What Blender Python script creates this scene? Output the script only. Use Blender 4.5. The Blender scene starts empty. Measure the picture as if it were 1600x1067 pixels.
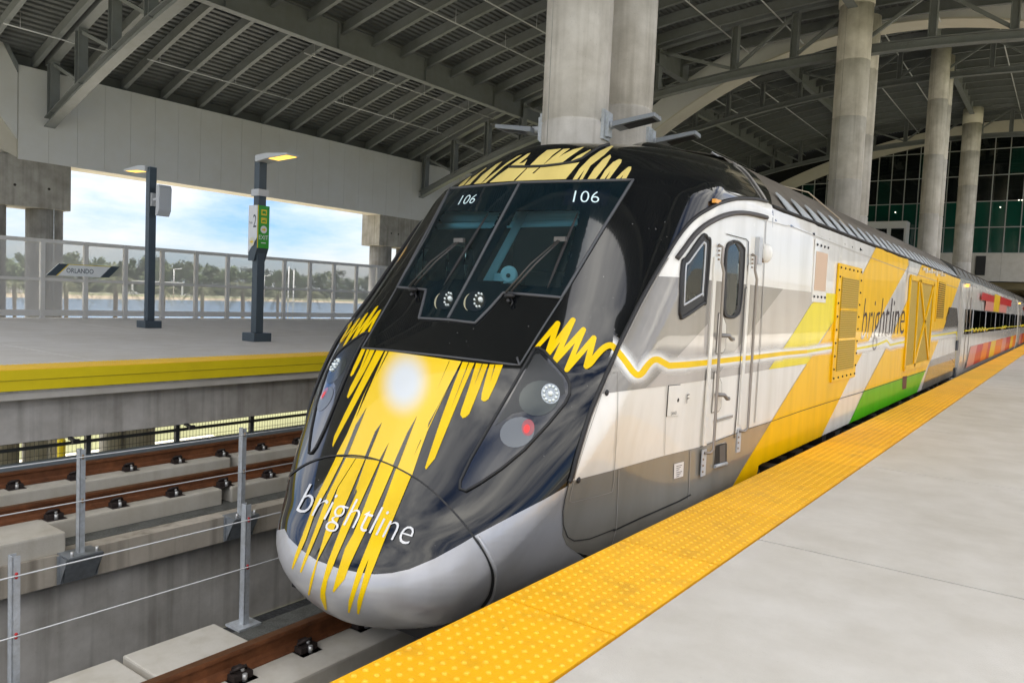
import bpy, bmesh, math, random
import numpy as np
from mathutils import Vector, Matrix
from mathutils.bvhtree import BVHTree
from mathutils.geometry import tessellate_polygon
random.seed(7)
SC = bpy.context.scene
COL = SC.collection
PI = math.pi

# ------------------------------------------------------------------ camera
F_PX, YAW, PITCH, ROLL, EYE = 1185.6, .633452, -.0586688, .0433536, 1.47
def _cam_axes():
    cy, sy, cp, sp = math.cos(YAW), math.sin(YAW), math.cos(PITCH), math.sin(PITCH)
    f = Vector((-sy*cp, cy*cp, sp)); r = Vector((cy, sy, 0)); u = r.cross(f)
    cr, sr = math.cos(ROLL), math.sin(ROLL)
    return r*cr + u*sr, u*cr - r*sr, f
RX, UY, FW = _cam_axes()
CAMP = Vector((0, 0, EYE))
cd = bpy.data.cameras.new('camera'); cam = bpy.data.objects.new('camera', cd); COL.objects.link(cam)
cd.sensor_width = 36; cd.lens = 36*F_PX/1600; cd.clip_start = .05; cd.clip_end = 6000
cam.matrix_world = Matrix(((RX.x, UY.x, -FW.x, 0), (RX.y, UY.y, -FW.y, 0), (RX.z, UY.z, -FW.z, EYE), (0, 0, 0, 1)))
SC.camera = cam

# ------------------------------------------------------------------ light
SUN_EL, SUN_AZ = math.radians(74), math.radians(332)      # azimuth clockwise from +Y
w = bpy.data.worlds.new('World'); SC.world = w; w.use_nodes = True
nt = w.node_tree; N = nt.nodes; L = nt.links
for n in list(N): N.remove(n)
out = N.new('ShaderNodeOutputWorld'); bg = N.new('ShaderNodeBackground'); sky = N.new('ShaderNodeTexSky')
sky.sky_type = 'NISHITA'; sky.sun_disc = False; sky.sun_elevation = SUN_EL; sky.sun_rotation = SUN_AZ
sky.altitude = 30; sky.air_density = 1.0; sky.dust_density = .35; sky.ozone_density = 2.2
tc = N.new('ShaderNodeTexCoord'); mp = N.new('ShaderNodeMapping'); mp.inputs['Scale'].default_value = (1, 1, 3.6)
mp.inputs['Location'].default_value = (.35, .2, .1)
nz = N.new('ShaderNodeTexNoise'); nz.inputs['Scale'].default_value = 2.3; nz.inputs['Detail'].default_value = 9; nz.inputs['Roughness'].default_value = .6
cr = N.new('ShaderNodeValToRGB'); cr.color_ramp.elements[0].position = .38; cr.color_ramp.elements[1].position = .66
mx = N.new('ShaderNodeMix'); mx.data_type = 'RGBA'
SKY_CLOUD = (13.4, 12.9, 11.9, 1)
# thin overcast: like a real cloudy sky it is about three times brighter overhead than at the horizon
sx = N.new('ShaderNodeSeparateXYZ'); L.new(tc.outputs['Generated'], sx.inputs[0])
gr_ = N.new('ShaderNodeMapRange'); gr_.inputs['To Min'].default_value = .155; gr_.inputs['To Max'].default_value = 1.; L.new(sx.outputs['Z'], gr_.inputs['Value'])
vm = N.new('ShaderNodeVectorMath'); vm.operation = 'SCALE'; vm.inputs[0].default_value = SKY_CLOUD[:3]; L.new(gr_.outputs['Result'], vm.inputs['Scale'])
L.new(vm.outputs['Vector'], mx.inputs['B'])
L.new(tc.outputs['Generated'], mp.inputs['Vector']); L.new(mp.outputs['Vector'], nz.inputs['Vector'])
L.new(nz.outputs['Fac'], cr.inputs['Fac']); L.new(cr.outputs['Color'], mx.inputs['Factor'])
vs_ = N.new('ShaderNodeVectorMath'); vs_.operation = 'MULTIPLY'; vs_.inputs[1].default_value = (.19, .255, .37)
L.new(sky.outputs['Color'], vs_.inputs[0]); L.new(vs_.outputs['Vector'], mx.inputs['A']); L.new(mx.outputs['Result'], bg.inputs['Color'])
bg.inputs['Strength'].default_value = .08; L.new(bg.outputs['Background'], out.inputs['Surface'])

sd = bpy.data.lights.new('sun', 'SUN'); sd.energy = 2.0; sd.angle = math.radians(10); sd.color = (1, .94, .84)
so = bpy.data.objects.new('sun', sd); COL.objects.link(so)
so.location = (20, -20, 40)
_sdir = Vector((math.sin(SUN_AZ)*math.cos(SUN_EL), math.cos(SUN_AZ)*math.cos(SUN_EL), math.sin(SUN_EL)))
so.rotation_euler = _sdir.to_track_quat('Z', 'Y').to_euler()

SC.view_settings.view_transform = 'Standard'; SC.view_settings.look = 'None'
SC.view_settings.gamma = 1; SC.view_settings.use_curve_mapping = False
SC.view_settings.exposure = 2.5
SC.render.engine = 'CYCLES'
SC.cycles.max_bounces = 8; SC.cycles.diffuse_bounces = 4; SC.cycles.transparent_max_bounces = 12

# ------------------------------------------------------------------ measuring helpers (photograph pixel -> point on a plane)
def ray(px, py):
    return RX*((px-800)/F_PX) - UY*((py-533.5)/F_PX) + FW
def on(px, py, ax, val):
    d = ray(px, py); t = (val-CAMP[ax])/d[ax]; return CAMP + d*t
def proj(p):
    q = Vector(p)-CAMP; z = q.dot(FW); return 800+F_PX*q.dot(RX)/z, 533.5-F_PX*q.dot(UY)/z

# ------------------------------------------------------------------ object helpers
def tag(o, label=None, cat=None, group=None, kind=None):
    if label: o['label'] = label
    if cat: o['category'] = cat
    if group: o['group'] = group
    if kind: o['kind'] = kind
    return o
def wl(o):
    """where a (never rotated) parent stands; parts are modelled in world coordinates"""
    if o.parent is None: return Vector(o.location)
    return wl(o.parent)+o.matrix_parent_inverse.translation+Vector(o.location)
def empty(name, loc=(0, 0, 0), parent=None):
    o = bpy.data.objects.new(name, None); COL.objects.link(o); o.location = loc; o.empty_display_size = .2
    if parent: o.parent = parent; o.matrix_parent_inverse = Matrix.Translation(-wl(parent))
    return o
def link_mesh(name, me, parent=None, loc=None):
    o = bpy.data.objects.new(name, me); COL.objects.link(o)
    if parent: o.parent = parent; o.matrix_parent_inverse = Matrix.Translation(-wl(parent))
    if loc is not None: o.location = loc
    return o
def cp(o, loc=None, parent=None):
    c = o.copy(); COL.objects.link(c)
    if parent is not None: c.parent = parent
    if loc is not None: c.location = loc
    return c
def kids(o): return [x for x in bpy.data.objects if x.parent == o]
def copy_tree(o, loc=None, parent=None):
    ks = list(o.children)
    c = cp(o, loc, parent)
    for k in ks: copy_tree(k, None, c)
    return c

class MB:
    """collects simple shapes and links them as one mesh object"""
    def __init__(s): s.v = []; s.f = []; s.sm = []
    def add(s, vs, fs, smooth=False):
        b = len(s.v); s.v += [tuple(v) for v in vs]; s.f += [tuple(b+i for i in f) for f in fs]; s.sm += [smooth]*len(fs); return s
    def box(s, c, d, rot=None):
        x, y, z = d[0]/2, d[1]/2, d[2]/2
        vs = [Vector((i*x, j*y, k*z)) for k in (-1, 1) for j in (-1, 1) for i in (-1, 1)]
        if rot is not None: vs = [rot @ v for v in vs]
        c = Vector(c)
        return s.add([v+c for v in vs], [(0, 2, 3, 1), (4, 5, 7, 6), (0, 1, 5, 4), (1, 3, 7, 5), (3, 2, 6, 7), (2, 0, 4, 6)])
    def span(s, a, b):
        return s.box([(a[i]+b[i])/2 for i in range(3)], [abs(b[i]-a[i]) for i in range(3)])
    def bar(s, p, q, w, h, up=(0, 0, 1)):
        p, q = Vector(p), Vector(q); d = (q-p); ln = d.length; d.normalize()
        sx = d.cross(Vector(up))
        if sx.length < 1e-4: sx = d.cross(Vector((0, 1, 0)))
        sx.normalize(); u = sx.cross(d)
        vs = []
        for e in (p, q):
            for a, b in ((-1, -1), (1, -1), (1, 1), (-1, 1)): vs.append(e+sx*(a*w/2)+u*(b*h/2))
        return s.add(vs, [(3, 2, 1, 0), (4, 5, 6, 7), (0, 1, 5, 4), (1, 2, 6, 5), (2, 3, 7, 6), (3, 0, 4, 7)])
    def tube(s, pts, r, n=8, caps=True, smooth=True):
        pts = [Vector(p) for p in pts]; rs = r if isinstance(r, (list, tuple)) else [r]*len(pts)
        vs, fs = [], []; pu = None
        for i, p in enumerate(pts):
            d = (pts[min(i+1, len(pts)-1)]-pts[max(i-1, 0)]).normalized()
            if pu is None:
                pu = d.orthogonal().normalized()
            else:
                pu = (pu-d*pu.dot(d)); pu = pu.normalized() if pu.length > 1e-6 else d.orthogonal().normalized()
            q = d.cross(pu)
            for k in range(n):
                a = 2*PI*k/n; vs.append(p+(pu*math.cos(a)+q*math.sin(a))*rs[i])
        for i in range(len(pts)-1):
            for k in range(n):
                fs.append((i*n+k, i*n+(k+1) % n, (i+1)*n+(k+1) % n, (i+1)*n+k))
        s.add(vs, fs, smooth)
        if caps:
            b = len(s.v)-len(vs)
            s.f += [tuple(b+k for k in reversed(range(n))), tuple(b+(len(pts)-1)*n+k for k in range(n))]; s.sm += [False, False]
        return s
    def prism(s, poly, a, b, axis='y'):
        """polygon in the two other axes, extruded from a to b along axis"""
        def P(u, v, t): return (u, t, v) if axis == 'y' else ((t, u, v) if axis == 'x' else (u, v, t))
        n = len(poly); vs = [P(u, v, a) for u, v in poly]+[P(u, v, b) for u, v in poly]
        tris = tessellate_polygon([[Vector((u, v, 0)) for u, v in poly]])
        fs = [tuple(t) for t in tris]+[tuple(i+n for i in reversed(t)) for t in tris]
        fs += [(i, (i+1) % n, n+(i+1) % n, n+i) for i in range(n)]
        return s.add(vs, fs)
    def sphere(s, c, r, seg=12, rings=8, squash=(1, 1, 1)):
        vs, fs = [], []
        for i in range(rings+1):
            t = PI*i/rings
            for j in range(seg):
                a = 2*PI*j/seg
                vs.append((c[0]+r*squash[0]*math.sin(t)*math.cos(a), c[1]+r*squash[1]*math.sin(t)*math.sin(a), c[2]+r*squash[2]*math.cos(t)))
        for i in range(rings):
            for j in range(seg): fs.append((i*seg+j, (i+1)*seg+j, (i+1)*seg+(j+1) % seg, i*seg+(j+1) % seg))
        return s.add(vs, fs, True)
    def mesh(s, name, mat, fix=True):
        me = bpy.data.meshes.new(name); me.from_pydata(s.v, [], s.f)
        me.polygons.foreach_set('use_smooth', s.sm); me.materials.append(mat)
        if fix:
            bm = bmesh.new(); bm.from_mesh(me); bmesh.ops.recalc_face_normals(bm, faces=bm.faces); bm.to_mesh(me); bm.free()
        me.update(); return me
    def build(s, name, mat, parent=None, loc=None, bevel=0, fix=True):
        me = s.mesh(name, mat, fix)
        if bevel:
            bm = bmesh.new(); bm.from_mesh(me)
            bmesh.ops.bevel(bm, geom=[e for e in bm.edges if e.is_manifold and e.calc_face_angle(0) > .6], offset=bevel, segments=2, profile=.6, affect='EDGES', clamp_overlap=True)
            bm.to_mesh(me); bm.free()
        return link_mesh(name, me, parent, loc)

# ------------------------------------------------------------------ materials
MATS = {}
def mat(name, col, rough=.6, metal=0., var=0., vscale=6., bump=0., bscale=60., coat=0., streak=0., spots=0., spec=.5, detail=6):
    m = bpy.data.materials.new(name); m.use_nodes = True; nt = m.node_tree; N = nt.nodes; L = nt.links
    b = N['Principled BSDF']
    b.inputs['Base Color'].default_value = (*col, 1); b.inputs['Roughness'].default_value = rough; b.inputs['Metallic'].default_value = metal
    b.inputs['Specular IOR Level'].default_value = spec
    if coat: b.inputs['Coat Weight'].default_value = coat; b.inputs['Coat Roughness'].default_value = .03
    geo = N.new('ShaderNodeNewGeometry')
    if var or streak or spots:
        cur = None
        def layer(prev, fac_socket, dark):
            x = N.new('ShaderNodeMix'); x.data_type = 'RGBA'; x.blend_type = 'MULTIPLY'
            if prev is None: x.inputs['A'].default_value = (*col, 1)
            else: L.new(prev, x.inputs['A'])
            x.inputs['B'].default_value = (dark, dark*.985, dark*.95, 1); L.new(fac_socket, x.inputs['Factor']); return x.outputs['Result']
        if var:
            n = N.new('ShaderNodeTexNoise'); n.inputs['Scale'].default_value = vscale; n.inputs['Detail'].default_value = detail; n.inputs['Roughness'].default_value = .62
            L.new(geo.outputs['Position'], n.inputs['Vector'])
            r = N.new('ShaderNodeMapRange'); r.inputs['From Min'].default_value = .32; r.inputs['From Max'].default_value = .7
            L.new(n.outputs['Fac'], r.inputs['Value']); cur = layer(cur, r.outputs['Result'], 1-var)
            n2 = N.new('ShaderNodeTexNoise'); n2.inputs['Scale'].default_value = vscale*.13; n2.inputs['Detail'].default_value = 3
            L.new(geo.outputs['Position'], n2.inputs['Vector'])
            r2 = N.new('ShaderNodeMapRange'); r2.inputs['From Min'].default_value = .4; r2.inputs['From Max'].default_value = .68
            L.new(n2.outputs['Fac'], r2.inputs['Value']); cur = layer(cur, r2.outputs['Result'], 1-var*.7)
            rr = N.new('ShaderNodeMapRange'); rr.inputs['To Min'].default_value = max(rough-.07, 0.02); rr.inputs['To Max'].default_value = min(rough+.07, 1)
            L.new(n.outputs['Fac'], rr.inputs['Value']); L.new(rr.outputs['Result'], b.inputs['Roughness'])
        if streak:
            mp = N.new('ShaderNodeMapping'); mp.inputs['Scale'].default_value = (7, 7, .35); L.new(geo.outputs['Position'], mp.inputs['Vector'])
            n = N.new('ShaderNodeTexNoise'); n.inputs['Scale'].default_value = 1.; n.inputs['Detail'].default_value = 5; L.new(mp.outputs['Vector'], n.inputs['Vector'])
            r = N.new('ShaderNodeMapRange'); r.inputs['From Min'].default_value = .48; r.inputs['From Max'].default_value = .75
            L.new(n.outputs['Fac'], r.inputs['Value']); cur = layer(cur, r.outputs['Result'], 1-streak)
        if spots:
            n = N.new('ShaderNodeTexVoronoi'); n.inputs['Scale'].default_value = 14; L.new(geo.outputs['Position'], n.inputs['Vector'])
            r = N.new('ShaderNodeMapRange'); r.inputs['From Min'].default_value = .10; r.inputs['From Max'].default_value = .04
            L.new(n.outputs['Distance'], r.inputs['Value'])
            n3 = N.new('ShaderNodeTexNoise'); n3.inputs['Scale'].default_value = 3; L.new(geo.outputs['Position'], n3.inputs['Vector'])
            mm = N.new('ShaderNodeMath'); mm.operation = 'MULTIPLY'; L.new(r.outputs['Result'], mm.inputs[0]); L.new(n3.outputs['Fac'], mm.inputs[1])
            cur = layer(cur, mm.outputs['Value'], 1-spots)
        L.new(cur, b.inputs['Base Color'])
    if bump:
        n = N.new('ShaderNodeTexNoise'); n.inputs['Scale'].default_value = bscale; n.inputs['Detail'].default_value = 5; L.new(geo.outputs['Position'], n.inputs['Vector'])
        bp = N.new('ShaderNodeBump'); bp.inputs['Strength'].default_value = bump; bp.inputs['Distance'].default_value = .01
        L.new(n.outputs['Fac'], bp.inputs['Height']); L.new(bp.outputs['Normal'], b.inputs['Normal'])
    m.diffuse_color = (*col, 1); MATS[name] = m; return m
def emis(name, col, s):
    m = bpy.data.materials.new(name); m.use_nodes = True; b = m.node_tree.nodes['Principled BSDF']
    b.inputs['Base Color'].default_value = (*col, 1); b.inputs['Emission Color'].default_value = (*col, 1); b.inputs['Emission Strength'].default_value = s; return m
def clear(name, tint, opacity, gloss_rough=.03, spec=.5):
    """tinted pane: light passes through, surface reflects"""
    m = bpy.data.materials.new(name); m.use_nodes = True; nt = m.node_tree; N = nt.nodes; L = nt.links
    for n in list(N): N.remove(n)
    o = N.new('ShaderNodeOutputMaterial'); tr = N.new('ShaderNodeBsdfTransparent'); gl = N.new('ShaderNodeBsdfGlossy'); fr = N.new('ShaderNodeFresnel'); mx = N.new('ShaderNodeMixShader')
    tr.inputs['Color'].default_value = (*tint, 1); gl.inputs['Roughness'].default_value = gloss_rough; fr.inputs['IOR'].default_value = 1.5
    pr = N.new('ShaderNodeBsdfPrincipled'); pr.inputs['Base Color'].default_value = (*tint, 1); pr.inputs['Roughness'].default_value = .1
    m2 = N.new('ShaderNodeMixShader'); m2.inputs['Fac'].default_value = opacity
    L.new(tr.outputs[0], m2.inputs[1]); L.new(pr.outputs[0], m2.inputs[2])
    L.new(fr.outputs[0], mx.inputs[0]); L.new(m2.outputs[0], mx.inputs[1]); L.new(gl.outputs[0], mx.inputs[2]); L.new(mx.outputs[0], o.inputs['Surface'])
    return m
def fade_mat(name, col_a, col_b, rough=.22, alpha=False, coat=.6):
    """paint that blends by the mesh attribute 'fade' (0 = col_a, or see-through film when alpha)"""
    m = bpy.data.materials.new(name); m.use_nodes = True; nt = m.node_tree; N = nt.nodes; L = nt.links
    b = N['Principled BSDF']; b.inputs['Roughness'].default_value = rough; b.inputs['Coat Weight'].default_value = coat; b.inputs['Coat Roughness'].default_value = .03
    at = N.new('ShaderNodeAttribute'); at.attribute_name = 'fade'
    if alpha:
        b.inputs['Base Color'].default_value = (*col_b, 1); L.new(at.outputs['Fac'], b.inputs['Alpha'])
    else:
        x = N.new('ShaderNodeMix'); x.data_type = 'RGBA'; x.inputs['A'].default_value = (*col_a, 1); x.inputs['B'].default_value = (*col_b, 1)
        L.new(at.outputs['Fac'], x.inputs['Factor']); L.new(x.outputs['Result'], b.inputs['Base Color'])
    return m

CONC = mat('concrete_slab', (.60, .575, .525), .75, var=.16, vscale=2.2, bump=.25, bscale=140, spots=.10, detail=12)
CONCP = mat('concrete_slab_lifted', (.72, .70, .66), .75, var=.13, vscale=2.2, bump=.25, bscale=140, spots=.10, detail=12)  # slab concrete lightened to make up for weak light on the far platform
CONC2 = mat('concrete_weathered', (.46, .445, .41), .85, var=.35, vscale=2.4, bump=.25, bscale=40, streak=.35, spots=.25)
CONCC = mat('concrete_column_face', (.69, .655, .605), .8, var=.30, vscale=1.9, bump=.25, bscale=35, streak=.26, spots=.55)
CONCL = mat('concrete_pale_pad', (.62, .59, .52), .8, var=.16, vscale=3, bump=.15, bscale=60, streak=.1)
CONCW = mat('concrete_girder_wall', (.62, .595, .55), .85, var=.38, vscale=1.7, bump=.2, bscale=30, streak=.4, spots=.3)
GRAVEL = mat('coarse_gravel', (.11, .115, .12), .9, var=.5, vscale=30, bump=1., bscale=28)
GRIT = mat('gritty_deck_coating', (.16, .165, .15), .9, var=.4, vscale=60, bump=.6, bscale=150)
ORANGE = mat('tactile_orange_yellow', (.98, .50, .006), .5, var=.07, vscale=3, bump=.06, bscale=120)
FASCY = mat('yellow_fascia_paint', (.88, .70, .008), .5, var=.08, vscale=3)
STEEL = mat('painted_grey_steel', (.18, .196, .204), .5, var=.12, vscale=4)
DECKM = mat('grey_roof_deck', (.115, .126, .132), .6, var=.15, vscale=2)
WHITEP = mat('white_fascia_panel', (.64, .65, .66), .5, var=.05, vscale=1.5)
WHITEA = mat('cream_arch_cladding', (.62, .59, .52), .6, var=.08, vscale=1.2)
GALV = mat('galvanised_steel', (.58, .62, .66), .45, .2, var=.25, vscale=25)
RUST = mat('rusty_rail_steel', (.155, .052, .02), .75, .2, var=.45, vscale=9, bump=.15, bscale=70)
RAILTOP = mat('worn_rail_head', (.23, .105, .05), .5, .5, var=.35, vscale=8)
RUST = mat('rusty_rail_steel', (.24, .085, .029), .75, .1, var=.45, vscale=9, bump=.15, bscale=70)
STAIN = mat('stained_concrete_edge', (.62, .56, .47), .85, var=.3, vscale=1.6, bump=.2, bscale=40, streak=.5, spots=.3)
CLIP = mat('dark_rail_fastener', (.045, .032, .028), .7, .2, var=.4, vscale=30)
BOLT = mat('bright_bolt', (.62, .62, .60), .4, .6)
NAVY = mat('dark_blue_grey_paint', (.05, .072, .092), .42, var=.08, vscale=5)
LGREY = mat('light_grey_housing', (.52, .54, .56), .45)
DARK = mat('matt_black_rubber', (.018, .018, .019), .55)
GASK = mat('grey_rubber_gasket', (.085, .088, .095), .5)
WIRE = mat('steel_cable', (.62, .63, .62), .4, .5)
RED = mat('red_clamp', (.5, .03, .03), .5)
# ================================================================== LOCOMOTIVE
XC = -3.85; HWID = 1.52
def paint(name, col, rough=.2, metal=0., coat=1., specks=0.):
    m = mat(name, col, rough, metal, coat=coat, spec=.1)
    nt = m.node_tree; N = nt.nodes; L = nt.links; b = N['Principled BSDF']
    geo = N.new('ShaderNodeNewGeometry')
    n = N.new('ShaderNodeTexNoise'); n.inputs['Scale'].default_value = 3.; n.inputs['Detail'].default_value = 6; L.new(geo.outputs['Position'], n.inputs['Vector'])
    r = N.new('ShaderNodeMapRange'); r.inputs['To Min'].default_value = max(rough-.06, .03); r.inputs['To Max'].default_value = rough+.10
    L.new(n.outputs['Fac'], r.inputs['Value']); L.new(r.outputs['Result'], b.inputs['Roughness'])
    n2 = N.new('ShaderNodeTexNoise'); n2.inputs['Scale'].default_value = 1.1; L.new(geo.outputs['Position'], n2.inputs['Vector'])
    bp = N.new('ShaderNodeBump'); bp.inputs['Strength'].default_value = .02; bp.inputs['Distance'].default_value = .03
    L.new(n2.outputs['Fac'], bp.inputs['Height']); L.new(bp.outputs['Normal'], b.inputs['Normal']); L.new(bp.outputs['Normal'], b.inputs['Coat Normal'])
    x = N.new('ShaderNodeMix'); x.data_type = 'RGBA'; x.inputs['A'].default_value = (*col, 1)
    if specks:
        v = N.new('ShaderNodeTexVoronoi'); v.inputs['Scale'].default_value = 16; L.new(geo.outputs['Position'], v.inputs['Vector'])
        vr = N.new('ShaderNodeMapRange'); vr.inputs['From Min'].default_value = .085; vr.inputs['From Max'].default_value = .05; L.new(v.outputs['Distance'], vr.inputs['Value'])
        n3 = N.new('ShaderNodeTexNoise'); n3.inputs['Scale'].default_value = 2.2; L.new(geo.outputs['Position'], n3.inputs['Vector'])
        mr = N.new('ShaderNodeMapRange'); mr.inputs['From Min'].default_value = .52; mr.inputs['From Max'].default_value = .7; mr.inputs['To Max'].default_value = specks; L.new(n3.outputs['Fac'], mr.inputs['Value'])
        mm = N.new('ShaderNodeMath'); mm.operation = 'MULTIPLY'; L.new(vr.outputs['Result'], mm.inputs[0]); L.new(mr.outputs['Result'], mm.inputs[1])
        x.inputs['B'].default_value = (.5, .5, .47, 1); L.new(mm.outputs['Value'], x.inputs['Factor'])
    else:
        x.inputs['B'].default_value = (col[0]*.86, col[1]*.85, col[2]*.82, 1)
        mp = N.new('ShaderNodeMapping'); mp.inputs['Scale'].default_value = (3, 3, .6); L.new(geo.outputs['Position'], mp.inputs['Vector'])
        n3 = N.new('ShaderNodeTexNoise'); n3.inputs['Scale'].default_value = 1.4; n3.inputs['Detail'].default_value = 6; L.new(mp.outputs['Vector'], n3.inputs['Vector'])
        mr = N.new('ShaderNodeMapRange'); mr.inputs['From Min'].default_value = .42; mr.inputs['From Max'].default_value = .72; L.new(n3.outputs['Fac'], mr.inputs['Value']); L.new(mr.outputs['Result'], x.inputs['Factor'])
    L.new(x.outputs['Result'], b.inputs['Base Color']); return m
P_BLACK = paint('gloss_black_paint', (.006, .007, .008), .09, specks=.7)
P_WHITE = paint('white_train_paint', (.86, .84, .785), .22, coat=.7)
P_YEL = paint('bright_yellow_vinyl', (.94, .625, .0), .34, coat=.25)
P_YEL2 = paint('warm_yellow_paint', (.95, .55, .0), .32, coat=.22)
P_LEM = paint('lemon_yellow_paint', (.88, .74, .03), .32, coat=.25)
P_GRN = paint('grass_green_paint', (.085, .48, .006), .32, coat=.25)
P_TAUPE = paint('light_taupe_paint', (.52, .485, .45), .22)
P_GREY = paint('mid_grey_paint', (.30, .285, .26), .22)
P_OLIVE = paint('warm_grey_paint', (.27, .255, .22), .2)
P_SILV = paint('silver_metallic_paint', (.54, .54, .55), .3, metal=.3, coat=.5)
P_GOLD = paint('pale_yellow_vinyl', (.82, .66, .22), .3)
P_ROOF = paint('brown_grey_roof_paint', (.17, .15, .125), .45, coat=.1)
P_TEXT = paint('white_lettering', (.82, .82, .82), .3)
P_PURP = paint('dark_purple_grey_lettering', (.085, .06, .075), .3)
P_LINE = mat('dark_seam', (.02, .02, .02), .6)
P_SEAM = mat('grey_seam', (.33, .31, .28), .5)
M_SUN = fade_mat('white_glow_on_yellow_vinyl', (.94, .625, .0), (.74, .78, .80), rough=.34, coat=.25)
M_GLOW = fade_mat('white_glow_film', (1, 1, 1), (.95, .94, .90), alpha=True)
M_FRIT = paint('dark_teal_glass_border', (.004, .012, .017), .06)
GLASS = clear('teal_tinted_glass', (.42, .68, .74), .03)
GLASSD = clear('dark_tinted_glass', (.30, .42, .44), .10)
STEELB = mat('brushed_handrail_steel', (.34, .30, .265), .35, .7)

# ---- nose surface: one horizontal outline per height
ZK = [-.97, -.9, -.75, -.45, -.12, .31, 1.0, 1.45, 2.43, 2.8, 3.05, 3.2, 3.262]
YK = [5.0, 4.25, 3.391, 3.178, 3.38, 3.698, 4.174, 4.546, 5.281, 5.553, 7.1, 7.5, 8.2]
PE, L0, L1, L2, HT, QQ, ZS, WB, ZB, FD, WR = 1.859, .513, .753, 2.675, 3.262, 1.546, 2.354, .755, 1.224, 2.493, .686
def pchip(x, xk, yk):
    n = len(xk); h = [xk[i+1]-xk[i] for i in range(n-1)]; d = [(yk[i+1]-yk[i])/h[i] for i in range(n-1)]
    m = [d[0]]+[0]*(n-2)+[d[-1]]
    for i in range(1, n-1):
        if d[i-1]*d[i] > 0:
            w1, w2 = 2*h[i]+h[i-1], h[i]+2*h[i-1]; m[i] = (w1+w2)/(w1/d[i-1]+w2/d[i])
    x = min(max(x, xk[0]), xk[-1]); i = 0
    while i < n-2 and x > xk[i+1]: i += 1
    t = (x-xk[i])/h[i]
    return (1+2*t)*(1-t)**2*yk[i]+t*(1-t)**2*h[i]*m[i]+t*t*(3-2*t)*yk[i+1]+t*t*(t-1)*h[i]*m[i+1]
def hullW(z):
    u = min(max((z-ZS)/(HT-ZS), 0), 1); wd = HWID*(1-u**QQ)**(1/QQ)
    l = min(max((ZB-z)/(ZB+.97), 0), 1); return wd*(1-WB*l*l)
def hullWr(z): return HWID*(1-WR*min(max((-.05-z)/.92, 0), 1)**2)
def hullL(z): return float(np.interp(z, [-.97, 1., 2.5, 3.3], [L0, L0, L1, L2]))
def flare(z, dy):
    if z >= 1.9: return 0
    t = min(max((dy-.15)/FD, 0), 1); return (hullWr(z)-hullW(z))*t*t*(3-2*t)
NTH, NSD = 40, 22
zlev = [-.97+i*(3.27/78) for i in range(79)]+[2.3+(HT-2.3)*math.sin(PI/2*i/40) for i in range(1, 41)]
hv, hf = [], []
NROW = 2*(NTH+NSD)+1
for z in zlev:
    yt, l, wd = pchip(z, ZK, YK), hullL(z), hullW(z)
    ye = 7.25+max(0, z-2.43)*1.3
    half = []
    for i in range(1, NTH+1):
        th = PI/2*i/NTH; s = math.sin(th)**(2/PE); dy = l*(1-max(math.cos(th), 0)**(2/PE))
        half.append((wd*s+flare(z, dy)*s, min(yt+dy, ye)))
    for i in range(1, NSD+1):
        dy = l+(max(ye-yt-l, 0))*i/NSD
        half.append((wd+flare(z, dy), min(yt+dy, ye)))
    row = [(XC-x, y) for x, y in reversed(half)]+[(XC, min(yt, ye))]+[(XC+x, y) for x, y in half]
    hv += [(x, y, z) for x, y in row]
for i in range(len(zlev)-1):
    for j in range(NROW-1):
        hf.append((i*NROW+j, i*NROW+j+1, (i+1)*NROW+j+1, (i+1)*NROW+j))
YR = 22.35      # rear end
SIDE_Z = [(-.045, 1.515), (0, 1.52), (.5, 1.52), (1.2, 1.52), (2.0, 1.52), (2.30, 1.515), (2.415, 1.495)]
nb = len(hv); ys = [7.25+i*(YR-7.25)/20 for i in range(21)]
for sg in (1, -1):
    b = len(hv)
    for y in ys: hv += [(XC+sg*wv, y, z) for z, wv in SIDE_Z]
    k = len(SIDE_Z)
    for i in range(20):
        for j in range(k-1):
            q = (b+i*k+j, b+(i+1)*k+j, b+(i+1)*k+j+1, b+i*k+j+1); hf.append(q if sg == 1 else tuple(reversed(q)))
# vertex normals
V = np.array(hv); FN = np.array(hf)
fn = np.cross(V[FN[:, 2]]-V[FN[:, 0]], V[FN[:, 3]]-V[FN[:, 1]])
VN = np.zeros_like(V)
for k in range(4): np.add.at(VN, FN[:, k], fn)
VN /= np.maximum(np.linalg.norm(VN, axis=1, keepdims=True), 1e-9)
BVH = BVHTree.FromPolygons([Vector(v) for v in hv], [list(f) for f in hf])
def hull_hit(o, d):
    loc, nrm, idx, dist = BVH.ray_cast(o, d)
    if loc is None: return None
    f = hf[idx]; ws = []
    for i in f: ws.append(1/((Vector(hv[i])-loc).length+1e-4)**2)
    s = sum(ws); n = Vector((0, 0, 0))
    for i, wt in zip(f, ws): n += Vector(VN[i])*(wt/s)
    n.normalize()
    if n.dot(d) > 0 and nrm.dot(d) > 0: n = -n
    return loc, n
AIM = (700., 640.)
def hp(px, py):
    """point and normal of the body where the photograph's pixel falls; past the outline it slides back onto the body"""
    for k in range(40):
        h = hull_hit(CAMP, ray(px, py).normalized())
        if h and not (px > 1150 and h[0].x < XC): return h
        if px > 1120: px, py = px-.25, py+1.6
        else:
            d = math.hypot(AIM[0]-px, AIM[1]-py); px += (AIM[0]-px)/d*1.5; py += (AIM[1]-py)/d*1.5
    return Vector((XC, 4, 0)), Vector((0, -1, 0))
def hpo(px, py, off):
    p, n = hp(px, py); return p+n*off

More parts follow.
